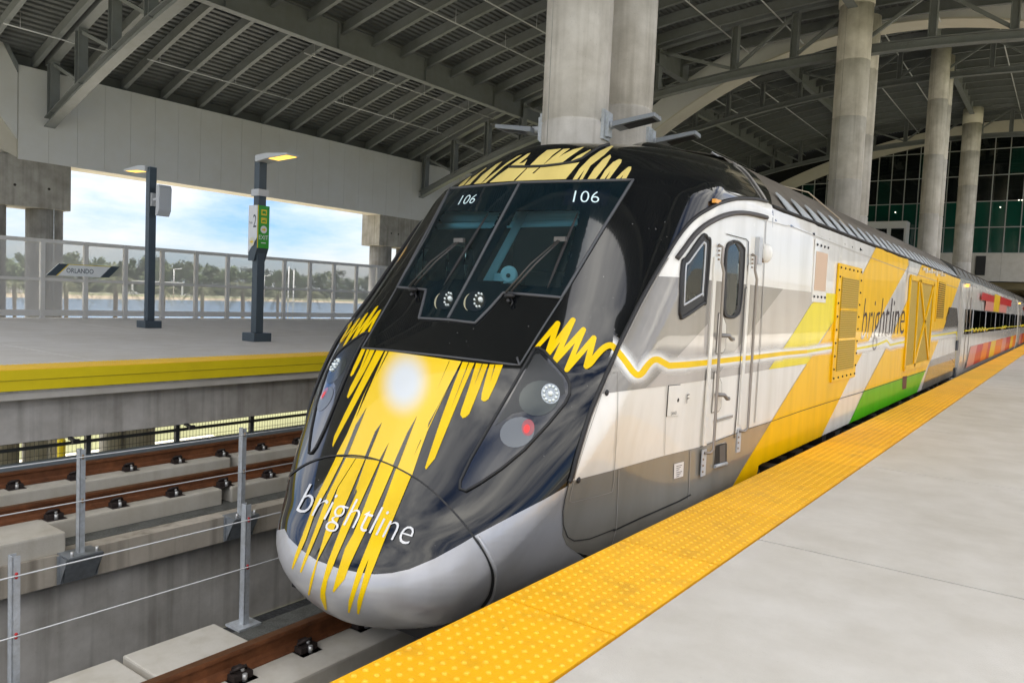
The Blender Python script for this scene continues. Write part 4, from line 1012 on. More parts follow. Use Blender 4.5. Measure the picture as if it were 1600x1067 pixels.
def rail(xc, zt, y0, y1, label, clips, side=1, group=None):
    R = empty('rail', (xc, (y0+y1)/2, zt)); tag(R, label, 'rail', group)
    MB().prism([(xc+a, zt+b) for a, b in RAIL_P], y0, y1).build('rail_web', RUST, R)
    MB().span((xc-.032, y0, zt-.001), (xc+.032, y1, zt+.0015)).build('rail_head', RAILTOP, R)
    c0 = None
    for y in clips:
        if c0 is None:
            zb = zt-.162
            mb = MB().span((xc-.20, y-.09, zb-.012), (xc+.20, y+.09, zb)).span((xc+.075, y-.075, zb), (xc+.155, y+.075, zb+.045)).span((xc+.06, y-.035, zb+.02), (xc+.10, y+.035, zb+.075)).span((xc-.155, y-.075, zb), (xc-.075, y+.075, zb+.045))
            mb.tube([(xc+.09, y-.06, zb+.055), (xc+.13, y-.03, zb+.085), (xc+.13, y+.03, zb+.085), (xc+.09, y+.06, zb+.055)], .012, 6)
            c0 = mb.build('rail_fastener', CLIP, R, bevel=0); cy = y
            MB().tube([(xc+.168, y, zb), (xc+.168, y, zb+.05)], .018, 6).build('fastener_bolt', BOLT, c0)
            MB().tube([(xc+.115, y+.02, zb+.04), (xc+.115, y+.02, zb+.062)], .014, 6).build('fastener_bolt', BOLT, c0)
        else:
            c = cp(c0, (0, y-cy, 0))
            for ch in list(c0.children): cp(ch, None, c)
    return R
def plinths(xa, xb, za, zb, segs, m, parent):
    for a, b in segs: MB().span((xa, a, za), (xb, b, zb)).build('plinth', m, parent, bevel=.02)
plinths(-4.75, -4.14, -1.47, -1.242, [(-4, 2.45), (2.57, 8.2), (8.3, 30)], CONCL, ND)
plinths(-3.55, -2.9, -1.47, -1.242, [(-4, 2.45), (2.57, 8.2), (8.3, 30)], CONCL, ND)
zc = lambda pts: [on(x, y, 0, -4.45).y for x, y in pts]
rail(-4.57, -1.08, -8, 110, 'rusty rail running under the nose of the locomotive beside the tactile paving', [1.95, 2.52, 3.06, 3.62, 4.18, 4.74], group='rails of the near track')
rail(-3.12, -1.08, -8, 110, 'rusty rail hidden under the locomotive along the right-hand platform edge', [2.5, 3.1, 3.7, 4.3], group='rails of the near track')
# gap between the decks
sheet('gravel_strip', -7.5, -5.5, -8, 112, -2.42, GRAVEL)

# ================================================================== FAR VIADUCT
FD_ = empty('far_track_deck', (-8.8, 20, -1.08)); tag(FD_, kind='structure')
MB().span((-10.55, -8, -1.36), (-7.35, 112, -1.08)).build('deck_slab', STAIN, FD_)
MB().span((-10.5, -8, -1.081), (-7.55, 112, -1.074)).build('deck_coating', GRIT, FD_)
MB().span((-10.2, -8, -4.5), (-7.52, 112, -1.361)).build('girder_wall', CONCW, FD_)
plinths(-8.42, -7.78, -1.09, -.895, [(-4, 1.3), (1.42, 5.05), (5.17, 8.9), (9.02, 12.7), (12.8, 30)], CONCL, FD_)
plinths(-9.80, -9.14, -1.09, -.895, [(-4, 1.9), (2.02, 6.05), (6.17, 9.9), (10.0, 14), (14.1, 30)], CONCL, FD_)
MB().span((-7.96, -3, -1.09), (-7.38, 3.18, -.885)).build('concrete_pad', CONCL, FD_, bevel=.02)
rail(-8.02, -.73, -8, 110, 'rusty nearer rail of the empty track on the far viaduct', [2.05+.62*k for k in range(18)], group='rails of the far track')
rail(-9.45, -.73, -8, 110, 'rusty farther rail of the empty track next to the mesh fence', [2.2+.64*k for k in range(20)], group='rails of the far track')

# ================================================================== cable railings along both decks
def railing(label, X, zbase, ys, hgt, z_c, bracket, yspan):
    R = empty('cable_railing', (X, ys[0], zbase)); tag(R, label, 'railing')
    p0 = None
    for i, y in enumerate(ys):
        if p0 is None:
            mb = MB().span((X-.036, y-.004, zbase), (X+.036, y+.004, zbase+hgt)).span((X-.036, y-.004, zbase), (X-.029, y+.045, zbase+hgt)).span((X+.029, y-.004, zbase), (X+.036, y+.045, zbase+hgt))
            p0 = mb.build('railing_post', GALV, R)
            if bracket:
                b = MB().span((X-.12, y-.13, zbase-.005), (X+.12, y+.17, zbase+.012))
                b.add([(X+.11, y-.15, zbase-.01), (X+.11, y+.19, zbase-.01), (X-.02, y+.15, zbase-.26), (X-.02, y-.11, zbase-.26)], [(0, 1, 2, 3)])
                b.span((X-.05, y-.16, zbase-.26), (X-.03, y+.20, zbase))
                for s in (-.14, .18): b.add([(X+.12, y+s, zbase), (X-.03, y+s, zbase), (X-.03, y+s, zbase-.26)], [(0, 1, 2)])
                b.build('post_bracket', mat('dull_galvanised_bracket', (.34, .37, .40), .5, .4, var=.2, vscale=20), p0)
                mb = MB()
                for s in (-.09, .13): mb.tube([(X+.09, y+s, zbase), (X+.09, y+s, zbase+.06)], .015, 6)
                mb.build('anchor_bolt', BOLT, p0)
            else:
                MB().span((X-.10, y-.09, zbase-.002), (X+.10, y+.13, zbase+.016)).build('base_plate', GALV, p0)
            mb = MB()
            for z in z_c: mb.sphere((X+.04, y+.02, z+.012), .011, 8, 5).sphere((X+.04, y+.02, z-.012), .010, 8, 5)
            tag(mb.build('cable_clamp', RED if not bracket else mat('tan_clamp_bolt', (.36, .25, .14), .5, .4), p0), kind='stuff'); y00 = y
        else:
            c = cp(p0, (0, y-y00, 0))
            for ch in list(p0.children): cp(ch, None, c)
    for z in z_c:
        MB().tube([(X+.046, yspan[0], z), (X+.046, yspan[1], z)], .0055, 6).build('cable', WIRE, R)
pA, pB = on(372, 980, 2, -1.45), on(10, 1067, 2, -1.45)
railing('galvanised posts with two cables and red clamps along the near deck beside the locomotive nose', -5.56, -1.45, [3.82+1.77*k for k in range(-2, 12)], 1.06, [-.52, -.93], False, (-4, 28))
railing('galvanised posts on bracket feet with two cables along the edge of the far viaduct', -7.27, -1.08, [3.235+1.70*k for k in range(-2, 14)], .98, [-.17, -.58], True, (-4, 30))

# ================================================================== LEFT PLATFORM
ZP = .37
LPF = empty('far_platform', (-16, 20, ZP)); tag(LPF, kind='structure')
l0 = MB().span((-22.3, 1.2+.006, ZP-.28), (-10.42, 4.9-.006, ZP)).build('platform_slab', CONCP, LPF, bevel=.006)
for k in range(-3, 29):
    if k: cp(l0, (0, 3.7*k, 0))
MB().span((-10.40, -10, ZP-.27), (-9.86, 108, ZP-.02)).build('platform_edge', CONCW, LPF)
MB().span((-9.858, -10, ZP-.245), (-9.84, 108, ZP-.004)).build('yellow_edge_fascia', FASCY, LPF)
MB().span((-9.838, -10, ZP-.125), (-9.832, 108, ZP-.118)).build('fascia_groove', mat('yellow_shadow_groove', (.42, .34, .01), .6), LPF)
MB().span((-10.3, -10, ZP-.36), (-9.875, 108, ZP-.272)).build('concrete_lip', CONC, LPF)
MB().span((-10.9, -10, ZP-.90), (-10.02, 108, ZP-.362)).build('edge_girder', CONCW, LPF)
MB().span((-22.4, -10, ZP-.9), (-21.2, 108, ZP-.29)).build('edge_girder', CONCW, LPF)
MB().span((-21.19, -10, ZP-.5), (-10.92, 108, ZP-.29)).build('platform_deck', CONCW, LPF)
def tile2():
    mb = MB().span((-10.42, .003, ZP-.02), (-9.862, 1.197, ZP+.004))
    for i in range(9):
        for j in range(20):
            cx, cy = -10.42+.03+.0619*i, .03+.0598*j
            b = [[(cx+r*math.cos(2*PI*k/6), cy+r*math.sin(2*PI*k/6), ZP+z) for k in range(6)] for r, z in ((.0145, .004), (.009, .0095))]
            mb.add(b[0]+b[1], [(k, (k+1) % 6, 6+(k+1) % 6, 6+k) for k in range(6)]+[tuple(range(6, 12))], True)
    return mb
TL = empty('tactile_paving', (-10.1, 20, ZP)); tag(TL, kind='structure')
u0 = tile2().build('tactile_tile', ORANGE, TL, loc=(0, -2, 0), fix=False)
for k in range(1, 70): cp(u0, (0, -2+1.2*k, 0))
# pillars and pieces seen below the far platform
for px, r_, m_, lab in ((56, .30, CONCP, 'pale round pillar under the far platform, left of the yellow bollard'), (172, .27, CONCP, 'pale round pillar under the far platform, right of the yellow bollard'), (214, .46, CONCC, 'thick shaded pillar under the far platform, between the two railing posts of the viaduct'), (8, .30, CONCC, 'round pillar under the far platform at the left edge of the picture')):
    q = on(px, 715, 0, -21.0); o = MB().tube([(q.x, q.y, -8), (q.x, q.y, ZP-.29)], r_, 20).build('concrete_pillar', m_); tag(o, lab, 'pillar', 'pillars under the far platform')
bq = on(96, 705, 0, -24)
o = MB().tube([(bq.x, bq.y, -8), (bq.x, bq.y, bq.z+.35), (bq.x, bq.y, bq.z+.45)], [.11, .11, .02], 14).build('yellow_bollard', FASCY); tag(o, 'yellow pipe bollard standing on the ground below the far platform', 'bollard')
# mesh guard fence behind the far track
G = empty('guard_fence', (-10.42, 10, -.98)); tag(G, 'grey steel mesh guard fence behind the far rail under the platform girder', 'fence')
MB().span((-10.46, -6, -1.02), (-10.36, 60, -.86)).build('base_beam', mat('blue_grey_steel', (.30, .35, .38), .5, .2), G)
DG = mat('dark_grey_mesh_steel', (.10, .11, .115), .5, .3)
MB().span((-10.43, -6, -.70), (-10.40, 60, -.665)).build('mid_rail', DG, G); MB().span((-10.43, -6, .0), (-10.40, 60, .04)).build('top_rail', DG, G)
fp = MB().span((-10.45, -4.03, -.86), (-10.39, -3.97, .02)).build('fence_post', DG, G)
for k in range(1, 40): cp(fp, (0, 1.25*k, 0))
mb = MB()
for k in range(int(34/.05)): mb.box((-10.412, -3+k*.05, -.42), (.004, .004, .86))
for k in range(9): mb.box((-10.409, 14, -.80+k*.095), (.004, 36, .005))
tag(mb.build('wire_mesh', DG, G), kind='stuff')
# hooks under the girder
for k, (y, wh) in enumerate(((4.35, 'left one, above the first pillar'), (5.9, 'middle one, above the bollard'), (8.2, 'right one, nearest the locomotive nose'))):
    o = MB().bar((-10.02, y, ZP-.905), (-9.86, y, ZP-.93), .05, .03).span((-9.88, y-.04, ZP-.96), (-9.84, y+.04, ZP-.90)).build('drain_spout', DARK); tag(o, 'short black drain spout under the girder, '+wh, 'spout', 'drain spouts under the girder')

# ================================================================== white screen fence on the far platform
def screen_mat():
    m = bpy.data.materials.new('white_screen_mesh'); m.use_nodes = True; nt = m.node_tree; N = nt.nodes; L = nt.links
    b = N['Principled BSDF']; b.inputs['Base Color'].default_value = (.74, .73, .70, 1); b.inputs['Roughness'].default_value = .6
    lw = N.new('ShaderNodeLayerWeight'); lw.inputs['Blend'].default_value = .5
    r = N.new('ShaderNodeMapRange'); r.inputs['From Min'].default_value = .0; r.inputs['From Max'].default_value = .75; r.inputs['To Min'].default_value = .48; r.inputs['To Max'].default_value = .80
    L.new(lw.outputs['Facing'], r.inputs['Value']); L.new(r.outputs['Result'], b.inputs['Alpha']); return m
SCR = screen_mat(); FW_ = mat('white_fence_paint', (.70, .69, .66), .45, var=.05)
FE = empty('screen_fence', (-21.9, 18, ZP)); tag(FE, 'tall white steel fence with see-through mesh screens along the back of the far platform', 'fence')
FX, FT = -21.9, 2.46
fy0 = 8.78-1.09*3
MB().span((FX-.04, fy0, FT-.10), (FX+.04, 46, FT)).build('top_rail', FW_, FE)
MB().span((FX-.03, fy0, 1.36), (FX+.03, 46, 1.44)).build('mid_rail', FW_, FE)
MB().span((FX-.03, fy0, ZP+.06), (FX+.03, 46, ZP+.22)).build('bottom_rail', FW_, FE)
p0 = MB().span((FX-.05, fy0-.05, ZP), (FX+.05, fy0+.06, FT-.001)).span((FX-.1, fy0-.10, ZP), (FX+.1, fy0+.11, ZP+.02)).build('fence_post', FW_, FE)
m0 = MB().add([(FX-.012, fy0+.06, ZP+.22), (FX-.012, fy0+1.04, ZP+.22), (FX-.012, fy0+1.04, FT-.1), (FX-.012, fy0+.06, FT-.1)], [(0, 1, 2, 3)]).build('mesh_screen', SCR, FE)
for k in range(1, 34): cp(p0, (0, 1.09*k, 0)); cp(m0, (0, 1.09*k, 0))
# ORLANDO name board
NB = empty('station_name_board', (-21.78, 9.8, 1.67)); tag(NB, 'white slanted station name board with dark ends reading ORLANDO on the screen fence', 'sign')
nbp = [(8.84, 1.507), (9.149, 1.829), (10.755, 1.836), (10.456, 1.514)]
def nbl(t, s): # t along, s up
    a = (nbp[0][0]*(1-s)+nbp[1][0]*s, nbp[0][1]*(1-s)+nbp[1][1]*s); b = (nbp[3][0]*(1-s)+nbp[2][0]*s, nbp[3][1]*(1-s)+nbp[2][1]*s)
    return (a[0]*(1-t)+b[0]*t, a[1]*(1-t)+b[1]*t)
def nb_part(name, t0, t1, s0, s1, x0, x1, m): MB().prism([nbl(t0, s0), nbl(t1, s0), nbl(t1, s1), nbl(t0, s1)], x0, x1, 'x').build(name, m, NB)
nb_part('board_panel', 0, 1, 0, 1, -21.84, -21.80, mat('pale_sign_face', (.86, .88, .87), .4))
nb_part('board_end', 0, .145, 0, 1, -21.799, -21.785, NAVY); nb_part('board_end', .855, 1, 0, 1, -21.799, -21.785, NAVY)
nb_part('yellow_edge', .145, .165, 0, 1, -21.799, -21.787, FASCY); nb_part('yellow_edge', .145, .855, .95, 1, -21.7995, -21.788, FASCY)
flat_text('lettering', 'ORLANDO', (-21.799, 9.34, 1.60), (0, 1, 0), (0, 0, 1), .70, .125, NAVY, NB)

# ================================================================== lamp posts on the far platform
LAMPY = emis('warm_lamp_strip', (1, .55, .08), .45)
def lamp_post(base, top_px, head_dir, label, depth_fix=None):
    P = empty('lamp_post', base); tag(P, label, 'lamp post', 'lamp posts on the far platform')
    x, y = base[0], base[1]
    d = ray(*top_px); t = math.hypot(x, y)/math.hypot(d.x, d.y); zt = EYE+d.z*t
    MB().span((x-.20, y-.20, ZP), (x+.20, y+.20, ZP+.17)).build('post_base', NAVY, P, bevel=.01)
    MB().span((x-.085, y-.085, ZP+.17), (x+.085, y+.085, zt)).build('post_shaft', NAVY, P, bevel=.008)
    s = head_dir
    h = MB().prism([(x+s*.02, zt-.10), (x+s*.02, zt+.03), (x+s*.35, zt+.05), (x+s*1.02, zt+.0), (x+s*1.02, zt-.035), (x+s*.36, zt-.06)], y-.15, y+.15).build('lamp_head', LGREY, P, bevel=.01)
    mb = MB()
    for k in range(2): mb.add([(x+s*.40, y-.12+k*.125, zt-.062), (x+s*.97, y-.12+k*.125, zt-.042), (x+s*.97, y-.01+k*.125, zt-.042), (x+s*.40, y-.01+k*.125, zt-.062)], [(0, 1, 2, 3)])
    mb.build('lamp_strip', LAMPY, h)
    MB().span((x-.10, y-.05, ZP+.3), (x-.085, y+.05, ZP+.5)).build('access_cover', NAVY, P)
    return P, x, y, zt
b1, b2 = on(233, 512, 2, ZP), on(401, 533, 2, ZP)
P1, x1, y1, z1 = lamp_post((b1.x, b1.y, ZP), (238, 262), -1, 'left dark lamp post on the far platform, carrying a white loudspeaker')
sp_ = MB().prism([(x1+.30, z1-.42), (x1+.42, z1-.42), (x1+.46, z1-.50), (x1+.44, z1-1.0), (x1+.36, z1-1.13), (x1+.28, z1-1.13), (x1+.30, z1-.9)], y1-.05, y1+.25).build('loudspeaker', LGREY, P1, bevel=.01)
MB().span((x1+.085, y1-.03, z1-.78), (x1+.30, y1+.03, z1-.72)).span((x1+.085, y1-.06, z1-.9), (x1+.13, y1+.06, z1-.6)).build('speaker_bracket', LGREY, P1)
P2, x2, y2, z2_ = lamp_post((b2.x, b2.y, ZP), (407, 247), 1, 'dark lamp post carrying the green and white track sign, nearest the locomotive nose')
MB().span((x2-.12, y2-.12, z2_-.75), (x2+.12, y2+.12, z2_-.62)).build('sensor_band', LGREY, P2)
# track sign
SG = empty('track_sign', (x2+.02, y2-.05, 1.9)); tag(SG, 'green and white direction sign wrapped round the lamp post, reading 2 and EXIT', 'sign')
d = ray(405, 322); t = math.hypot(x2, y2)/math.hypot(d.x, d.y); zt = EYE+d.z*t; d = ray(408, 388); zb = EYE+d.z*t
xs0, xs1, ysa, ysb = x2-.16, x2+.125, y2-.13, y2+.135
MB().prism([(xs0, zt), (xs1, zt), (xs1, zb), (x2+.02, zb-.25), (xs0, zb-.25)], ysa, ysb).build('sign_box', NAVY, SG)
MB().prism([(xs0, zt-.001), (xs1-.002, zt-.001), (xs1-.002, zb+.20), (xs0, zb-.10)], ysa-.008, ysa-.001).build('white_face', mat('white_sign_face', (.72, .73, .75), .35), SG)
ysa -= .008
GRN = mat('sign_green', (.03, .33, .015), .35); YS = mat('sign_yellow', (.85, .62, .02), .4)
MB().span((xs1+.001, ysa+.005, zb), (xs1+.006, ysb, zt)).build('green_face', GRN, SG)
MB().span((xs1+.006, ysa+.004, zb), (xs1+.009, ysa+.02, zt)).build('yellow_edge', YS, SG)
hh = zt-zb; cyS = (ysa+ysb)/2+.01
for k in (0, 1):
    zc_ = zt-hh*(.16+.19*k); ic = MB().span((xs1+.007, cyS-.062, zc_-.055), (xs1+.010, cyS+.062, zc_+.055)).build('icon_tile', YS, SG)
    mb = MB().span((xs1+.0105, cyS-.04, zc_-.02), (xs1+.012, cyS+.04, zc_+(.03 if k == 0 else .005)))
    mb.span((xs1+.0105, cyS-.035, zc_-.035), (xs1+.012, cyS-.018, zc_-.02)).span((xs1+.0105, cyS+.018, zc_-.035), (xs1+.012, cyS+.035, zc_-.02))
    if k: mb.bar((xs1+.0115, cyS-.05, zc_-.01), (xs1+.0115, cyS+.05, zc_+.035), .004, .012, up=(1, 0, 0))
    mb.build('icon_shape', GRN, ic)
def arrow(o, ux, uy, nrm, r, mdisc, mar):
    ux, uy, nrm = Vector(ux), Vector(uy), Vector(nrm); o = Vector(o)
    dsc = MB().add([o+nrm*.008+(ux*math.cos(2*PI*k/24)+uy*math.sin(2*PI*k/24))*r for k in range(24)], [tuple(range(24))]).build('arrow_disc', mdisc, SG)
    pts = [(-.6, -.17), (-.6, .17), (.0, .17), (.0, .5), (.65, 0), (.0, -.5), (.0, -.17)]
    tri = tessellate_polygon([[Vector((a, b, 0)) for a, b in pts]])
    MB().add([o+nrm*.0105+(ux*a+uy*b)*r for a, b in pts], [tuple(q) for q in tri]).build('arrow_shape', mar, dsc)
arrow((xs1+.001, cyS, zt-hh*.56), (0, 1, 0), (0, 0, 1), (1, 0, 0), .075, mat('sign_white_disc', (.75, .75, .75), .4), YS)
flat_text('lettering', 'EXIT', (xs1+.006, cyS-.105, zt-hh*.795), (0, 1, 0), (0, 0, 1), .21, .082, P_TEXT, SG)
MB().span((xs1+.0062, cyS-.055, zt-hh*.885), (xs1+.0072, cyS+.055, zt-hh*.865)).build('small_print_line', P_TEXT, SG)
flat_text('lettering', '2', (xs1-.13, ysa, zt-hh*.52), (1, 0, 0), (0, 0, 1), .10, .25, NAVY, SG)
flat_text('lettering', 'Track', (xs0+.015, ysa, zt-hh*.43), (1, 0, 0), (0, 0, 1), .12, .045, NAVY, SG)
arrow((x2-.03, ysa, zt-hh*.86), (1, 0, 0), (0, 0, 1), (0, -1, 0), .088, mat('sign_pale_disc', (.72, .69, .55), .4), YS)

o = MB().span((9.05, 9, 0), (9.4, 63.9, 3.1)).build('added_reflection_wall', CONCL); tag(o, 'added unseen concrete wall along the right-hand platform, reflected in the train side', 'wall')  # added out of view: cuts sky reflections on the train side, bounces light
# ================================================================== PIERS, ROOF EDGE, ROOF, TRUSSES, COLUMNS
def pier(cx, ys, half, label):
    P = empty('concrete_pier', (cx, sum(ys)/2, -8)); tag(P, label, 'pier', 'roof piers behind the screen fence')
    ztop = 4.97; zcap = 3.50
    for y in ys: MB().tube([(cx, y, -8), (cx, y, zcap+.01)], .50, 28).build('pier_shaft', CONC2, P)
    MB().span((cx-.62, ys[0]-half, zcap), (cx+.55, ys[-1]+half, ztop)).build('pier_cap', CONC2, P, bevel=.03)
    mb = MB()
    for y in (ys[0]+.1, ys[0]+.55, ys[-1]-.1): mb.tube([(cx+.552, y, 4.1), (cx+.556, y, 4.1)], .04, 10)
    mb.build('tie_hole', CLIP, P)
    MB().tube([(cx+.53, ys[-1]+.05, ZP), (cx+.53, ys[-1]+.05, ztop)], .02, 6).build('conduit', GALV, P)
pier(-25.6, (8.75, 10.32), .53, 'twin concrete pier with a cap at the left end of the white roof edge')
pier(-25.6, (24.42, 26.1), .62, 'twin concrete pier with a cap behind the locomotive windscreen')
pier(-25.6, (40.1, 41.7), .6, 'twin concrete pier farther along, hidden behind the locomotive')
FA = empty('roof_edge_beam', (-25.4, 20, 5)); tag(FA, 'long pale grey panelled roof edge beam above the screen fence', 'beam')
zb_, zt_ = 4.86, 7.55
MB().span((-25.9, 9.36, zb_), (-25.03, 29.5, zt_)).build('beam_core', WHITEA, FA)
MB().span((-25.5, 7, zt_), (-25.3, 29.5, 8.12)).build('shadow_gap_wall', DECKM, FA)
q0 = MB().span((-25.028, 9.36+.002, zb_-.005), (-25.0, 9.36+.814, zt_)).build('fascia_panel', WHITEP, FA)
for k in range(1, 24): cp(q0, (0, .818*k, 0))
def yz_piece(name, pts, x0, x1, m, par): MB().prism(pts, x0, x1, 'x').build(name, m, par)
yz_piece('sloping_end_panel', [(9.34, 7.30), (7.6, 10.7), (7.6, 7.75), (9.34, 5.42)], -25.3, -24.99, WHITEP, FA)
yz_piece('sloping_end_trim', [(9.34, 7.32), (7.6, 10.72), (7.6, 10.95), (9.34, 7.55)], -25.35, -24.95, STEEL, FA)
yz_piece('sloping_end_soffit', [(9.345, 5.40), (7.6, 7.73), (7.6, 6.1), (9.05, 5.02), (9.345, 4.9)], -25.6, -25.05, WHITEA, FA)

# roof 1: barrel vault, crown over the column row
def vault(zc, c, xc=-6.): return lambda x: zc-c*(x-xc)**2
V1 = vault(11.7, .01025); V2 = vault(15.4, .0082)
def arc_bar(mb, fz, x0, x1, y, w, h, n=22, drop=0):
    """bent beam across the hall: section w along Y, h tall, top at fz-drop"""
    xs = [x0+(x1-x0)*i/n for i in range(n+1)]; vs = []
    for x in xs:
        z = fz(x)-drop
        vs += [(x, y-w/2, z), (x, y+w/2, z), (x, y+w/2, z-h), (x, y-w/2, z-h)]
    fs = [(0, 1, 2, 3), (4*n+3, 4*n+2, 4*n+1, 4*n)]
    for i in range(n):
        a = 4*i
        for k in range(4): fs.append((a+k, a+4+k, a+4+(k+1) % 4, a+(k+1) % 4))
    return mb.add(vs, fs)
def roof(label, fz, x0, x1, y0, y1, joist_y, girders, jh):
    R = empty('station_roof', ((x0+x1)/2, (y0+y1)/2, 8)); tag(R, label, 'roof')
    mb = MB(); pitch = .20; n = int((x1-x0)/pitch); prof = []
    for i in range(n):
        x = x0+i*pitch
        for dx, dz in ((0, .06), (.07, .06), (.085, 0), (.185, 0)): prof.append((x+dx, fz(x+dx)+.01+dz))
    vs = [(x, y0, z) for x, z in prof]+[(x, y1, z) for x, z in prof]; m = len(prof)
    mb.add(vs, [(i, i+1, m+i+1, m+i) for i in range(m-1)])
    mb.add([(x0, y0, fz(x0)+.25), (x1, y0, fz(x1)+.25)], [])
    mb.build('roof_deck', DECKM, R, fix=False)
    # weather skin above the ribbed deck
    k = 24; xs = [x0+(x1-x0)*i/k for i in range(k+1)]
    MB().add([(x, y, fz(x)+.16) for y in (y0, y1) for x in xs], [(i, i+1, k+2+i, k+1+i) for i in range(k)]).build('roof_skin', DECKM, R, fix=False)
    mb = MB(); arc_bar(mb, fz, x0, x1, joist_y[0], .02, jh-.02); arc_bar(mb, fz, x0, x1, joist_y[0], .13, .022, drop=jh-.022)
    j0 = mb.build('roof_joist', STEEL, R)
    for y in joist_y[1:]: cp(j0, (0, y-joist_y[0], 0))
    for gx, gy0, gy1 in girders:
        z = fz(gx); mb = MB().span((gx-.02, gy0, z-.86), (gx+.02, gy1, z-.02)).span((gx-.14, gy0, z-.89), (gx+.14, gy1, z-.86)).span((gx-.14, gy0, z-.03), (gx+.14, gy1, z))
        y = gy0+1.6
        while y < gy1: mb.span((gx-.12, y-.01, z-.86), (gx+.12, y+.01, z-.03)); y += 4
        mb.build('long_girder', STEEL, R)
    return R
R1 = roof('dark grey ribbed barrel roof over both platforms, nearer half', V1, -26, 2.4, 2.6, 29.6, [12.46+1.32*k for k in range(-7, 13)], [(-19.3, 2.65, 29), (-13.1, 2.65, 29), (-6.1, 2.65, 29), (.5, 2.65, 29)], .36)
R2 = roof('dark grey ribbed barrel roof farther back, in front of the glass wall', V2, -26, 3, 29.4, 64, [30.5+1.5*k for k in range(22)], [(-19.3, 30, 63.9), (-13.1, 30, 63.9), (-6.1, 30, 63.9), (.5, 30, 63.9)], .4)
mb = MB(); k = 20; xs = [-26+21*i/k for i in range(k+1)]
for dz in (.01, .16): mb.add([(x, y, V1(x)+dz) for y in (-1.6, 2.59) for x in xs], [(i, i+1, k+2+i, k+1+i) for i in range(k)])
mb.build('added_front_eave', DECKM, R1, fix=False)  # unseen roof extension, shaped so the nose and windscreen reflect dark
# conduits with drops under roof 1
mb = MB()
for x, ya, yb in ((-23.4, 8.4, 11.4), (-23.2, 12.2, 17.5), (-22.6, 19, 25), (-20.6, 16, 26), (-16.5, 13, 27), (-15, 18, 28), (-10.5, 20, 29), (-8.6, 21, 29), (-4.2, 24, 29)):
    z = V1(x)-.46; mb.tube([(x, ya, z), (x, yb, z)], .022, 6)
    y = ya+.4
    while y < yb: mb.tube([(x, y, z), (x, y, z+.45)], .008, 4); y += 2.64
mb.build('sprinkler_pipe', LGREY, R1)
mb = MB()
for x in (-22, -18, -15.5, -10, -8.2, -3.6, -1): mb.tube([(x, 31, V2(x)-.5), (x, 63, V2(x)-.5)], .03, 6)
mb.build('sprinkler_pipe', LGREY, R2)
# end walls of the vaults above the arches, and the left wall of the far vault
def arch_band(name, f_low, f_high, x0, x1, y0, y1, m, parent, n=40):
    xs = [x0+(x1-x0)*i/n for i in range(n+1)]; vs = []
    for x in xs: vs += [(x, y0, f_low(x)), (x, y1, f_low(x)), (x, y1, f_high(x)), (x, y0, f_high(x))]
    fs = [(0, 1, 2, 3), (4*n+3, 4*n+2, 4*n+1, 4*n)]
    for i in range(n):
        for k in range(4): fs.append((4*i+k, 4*i+4+k, 4*i+4+(k+1) % 4, 4*i+(k+1) % 4))
    return MB().add(vs, fs).build(name, m, parent)
A1f = lambda x: 11.38-.0375*(x+5.8)**2
AR = empty('white_roof_arch', (-6, 29.5, 5)); tag(AR, 'cream white curved arch crossing the hall behind the nearer columns', 'arch')
arch_band('arch_face', lambda x: A1f(x)+.02, lambda x: max(min(A1f(x)+1.15, V2(x)-.05), A1f(x)+.3), -18.6, 2.9, 29.05, 29.12, WHITEP, AR)
arch_band('arch_soffit', A1f, lambda x: A1f(x)+.06, -18.6, 2.9, 29.0, 29.95, WHITEA, AR)
arch_band('end_wall', lambda x: max(V1(x)-.1, A1f(x)+.3), lambda x: V2(x)-.02, -25, 3, 29.62, 29.70, DECKM, R2)
MB().span((-25.3, 29.5, 7.6), (-25.0, 64, V2(-25)+.1)).build('side_wall', DECKM, R2)
MB().span((-25.9, 29.52, 4.86), (-25.0, 64, 7.6)).build('edge_beam', WHITEP, R2)
# trusses
def truss(y, fz, depth, label, x0=-25, x1=2.4, c0=-25.7):
    T = empty('roof_truss', (-8, y, 8)); tag(T, label, 'truss', None)
    low = lambda x: fz(x)-depth
    mb = MB(); arc_bar(mb, low, x0-.25, x1, y, .30, .025); arc_bar(mb, low, x0-.25, x1, y, .025, .24, drop=.022); arc_bar(mb, low, x0-.25, x1, y, .30, .025, drop=.26); mb.build('bottom_chord', STEEL, T)
    mb = MB(); arc_bar(mb, fz, x0, x1, y, .26, .28, drop=.02); mb.build('top_chord', STEEL, T)
    vx = [-24.75, -23, -21.1, -19.25, -17.2, -15.2, -13.1, -10.15, -8.1, -6.1, -4.0, -1.9, .3, 2.3]
    for i, x in enumerate(vx):
        a, b = (x, y, low(x)), (x, y, fz(x)-.25)
        mb = MB().span((x-.11, y-.012, low(x)-.02), (x+.11, y+.012, fz(x)-.2)).span((x-.115, y-.13, low(x)-.02), (x-.095, y+.13, fz(x)-.2)).span((x+.095, y-.13, low(x)-.02), (x+.115, y+.13, fz(x)-.2))
        mb.build('vertical_strut', STEEL, T)
        if i+1 < len(vx):
            xn = vx[i+1]
            p, q = ((x, y, fz(x)-.35), (xn, y, low(xn)+.05)) if xn <= -6.0 and x < -13 else (((x, y, low(x)+.05), (xn, y, fz(xn)-.35)) if x < -6 else ((x, y, fz(x)-.35), (xn, y, low(xn)+.05)))
            MB().bar(p, q, .10, .10).build('diagonal_brace', STEEL, T)
    # splice plates by the column
    mb = MB()
    for sx in (-1, 1):
        for k in range(9):
            for zz in (.03, .10): mb.box((-6.1+sx*(.75+k*.11), y-.153, low(-6.1)-.07-zz), (.035, .01, .035))
    tag(mb.build('splice_bolt', STEEL, T), kind='stuff')
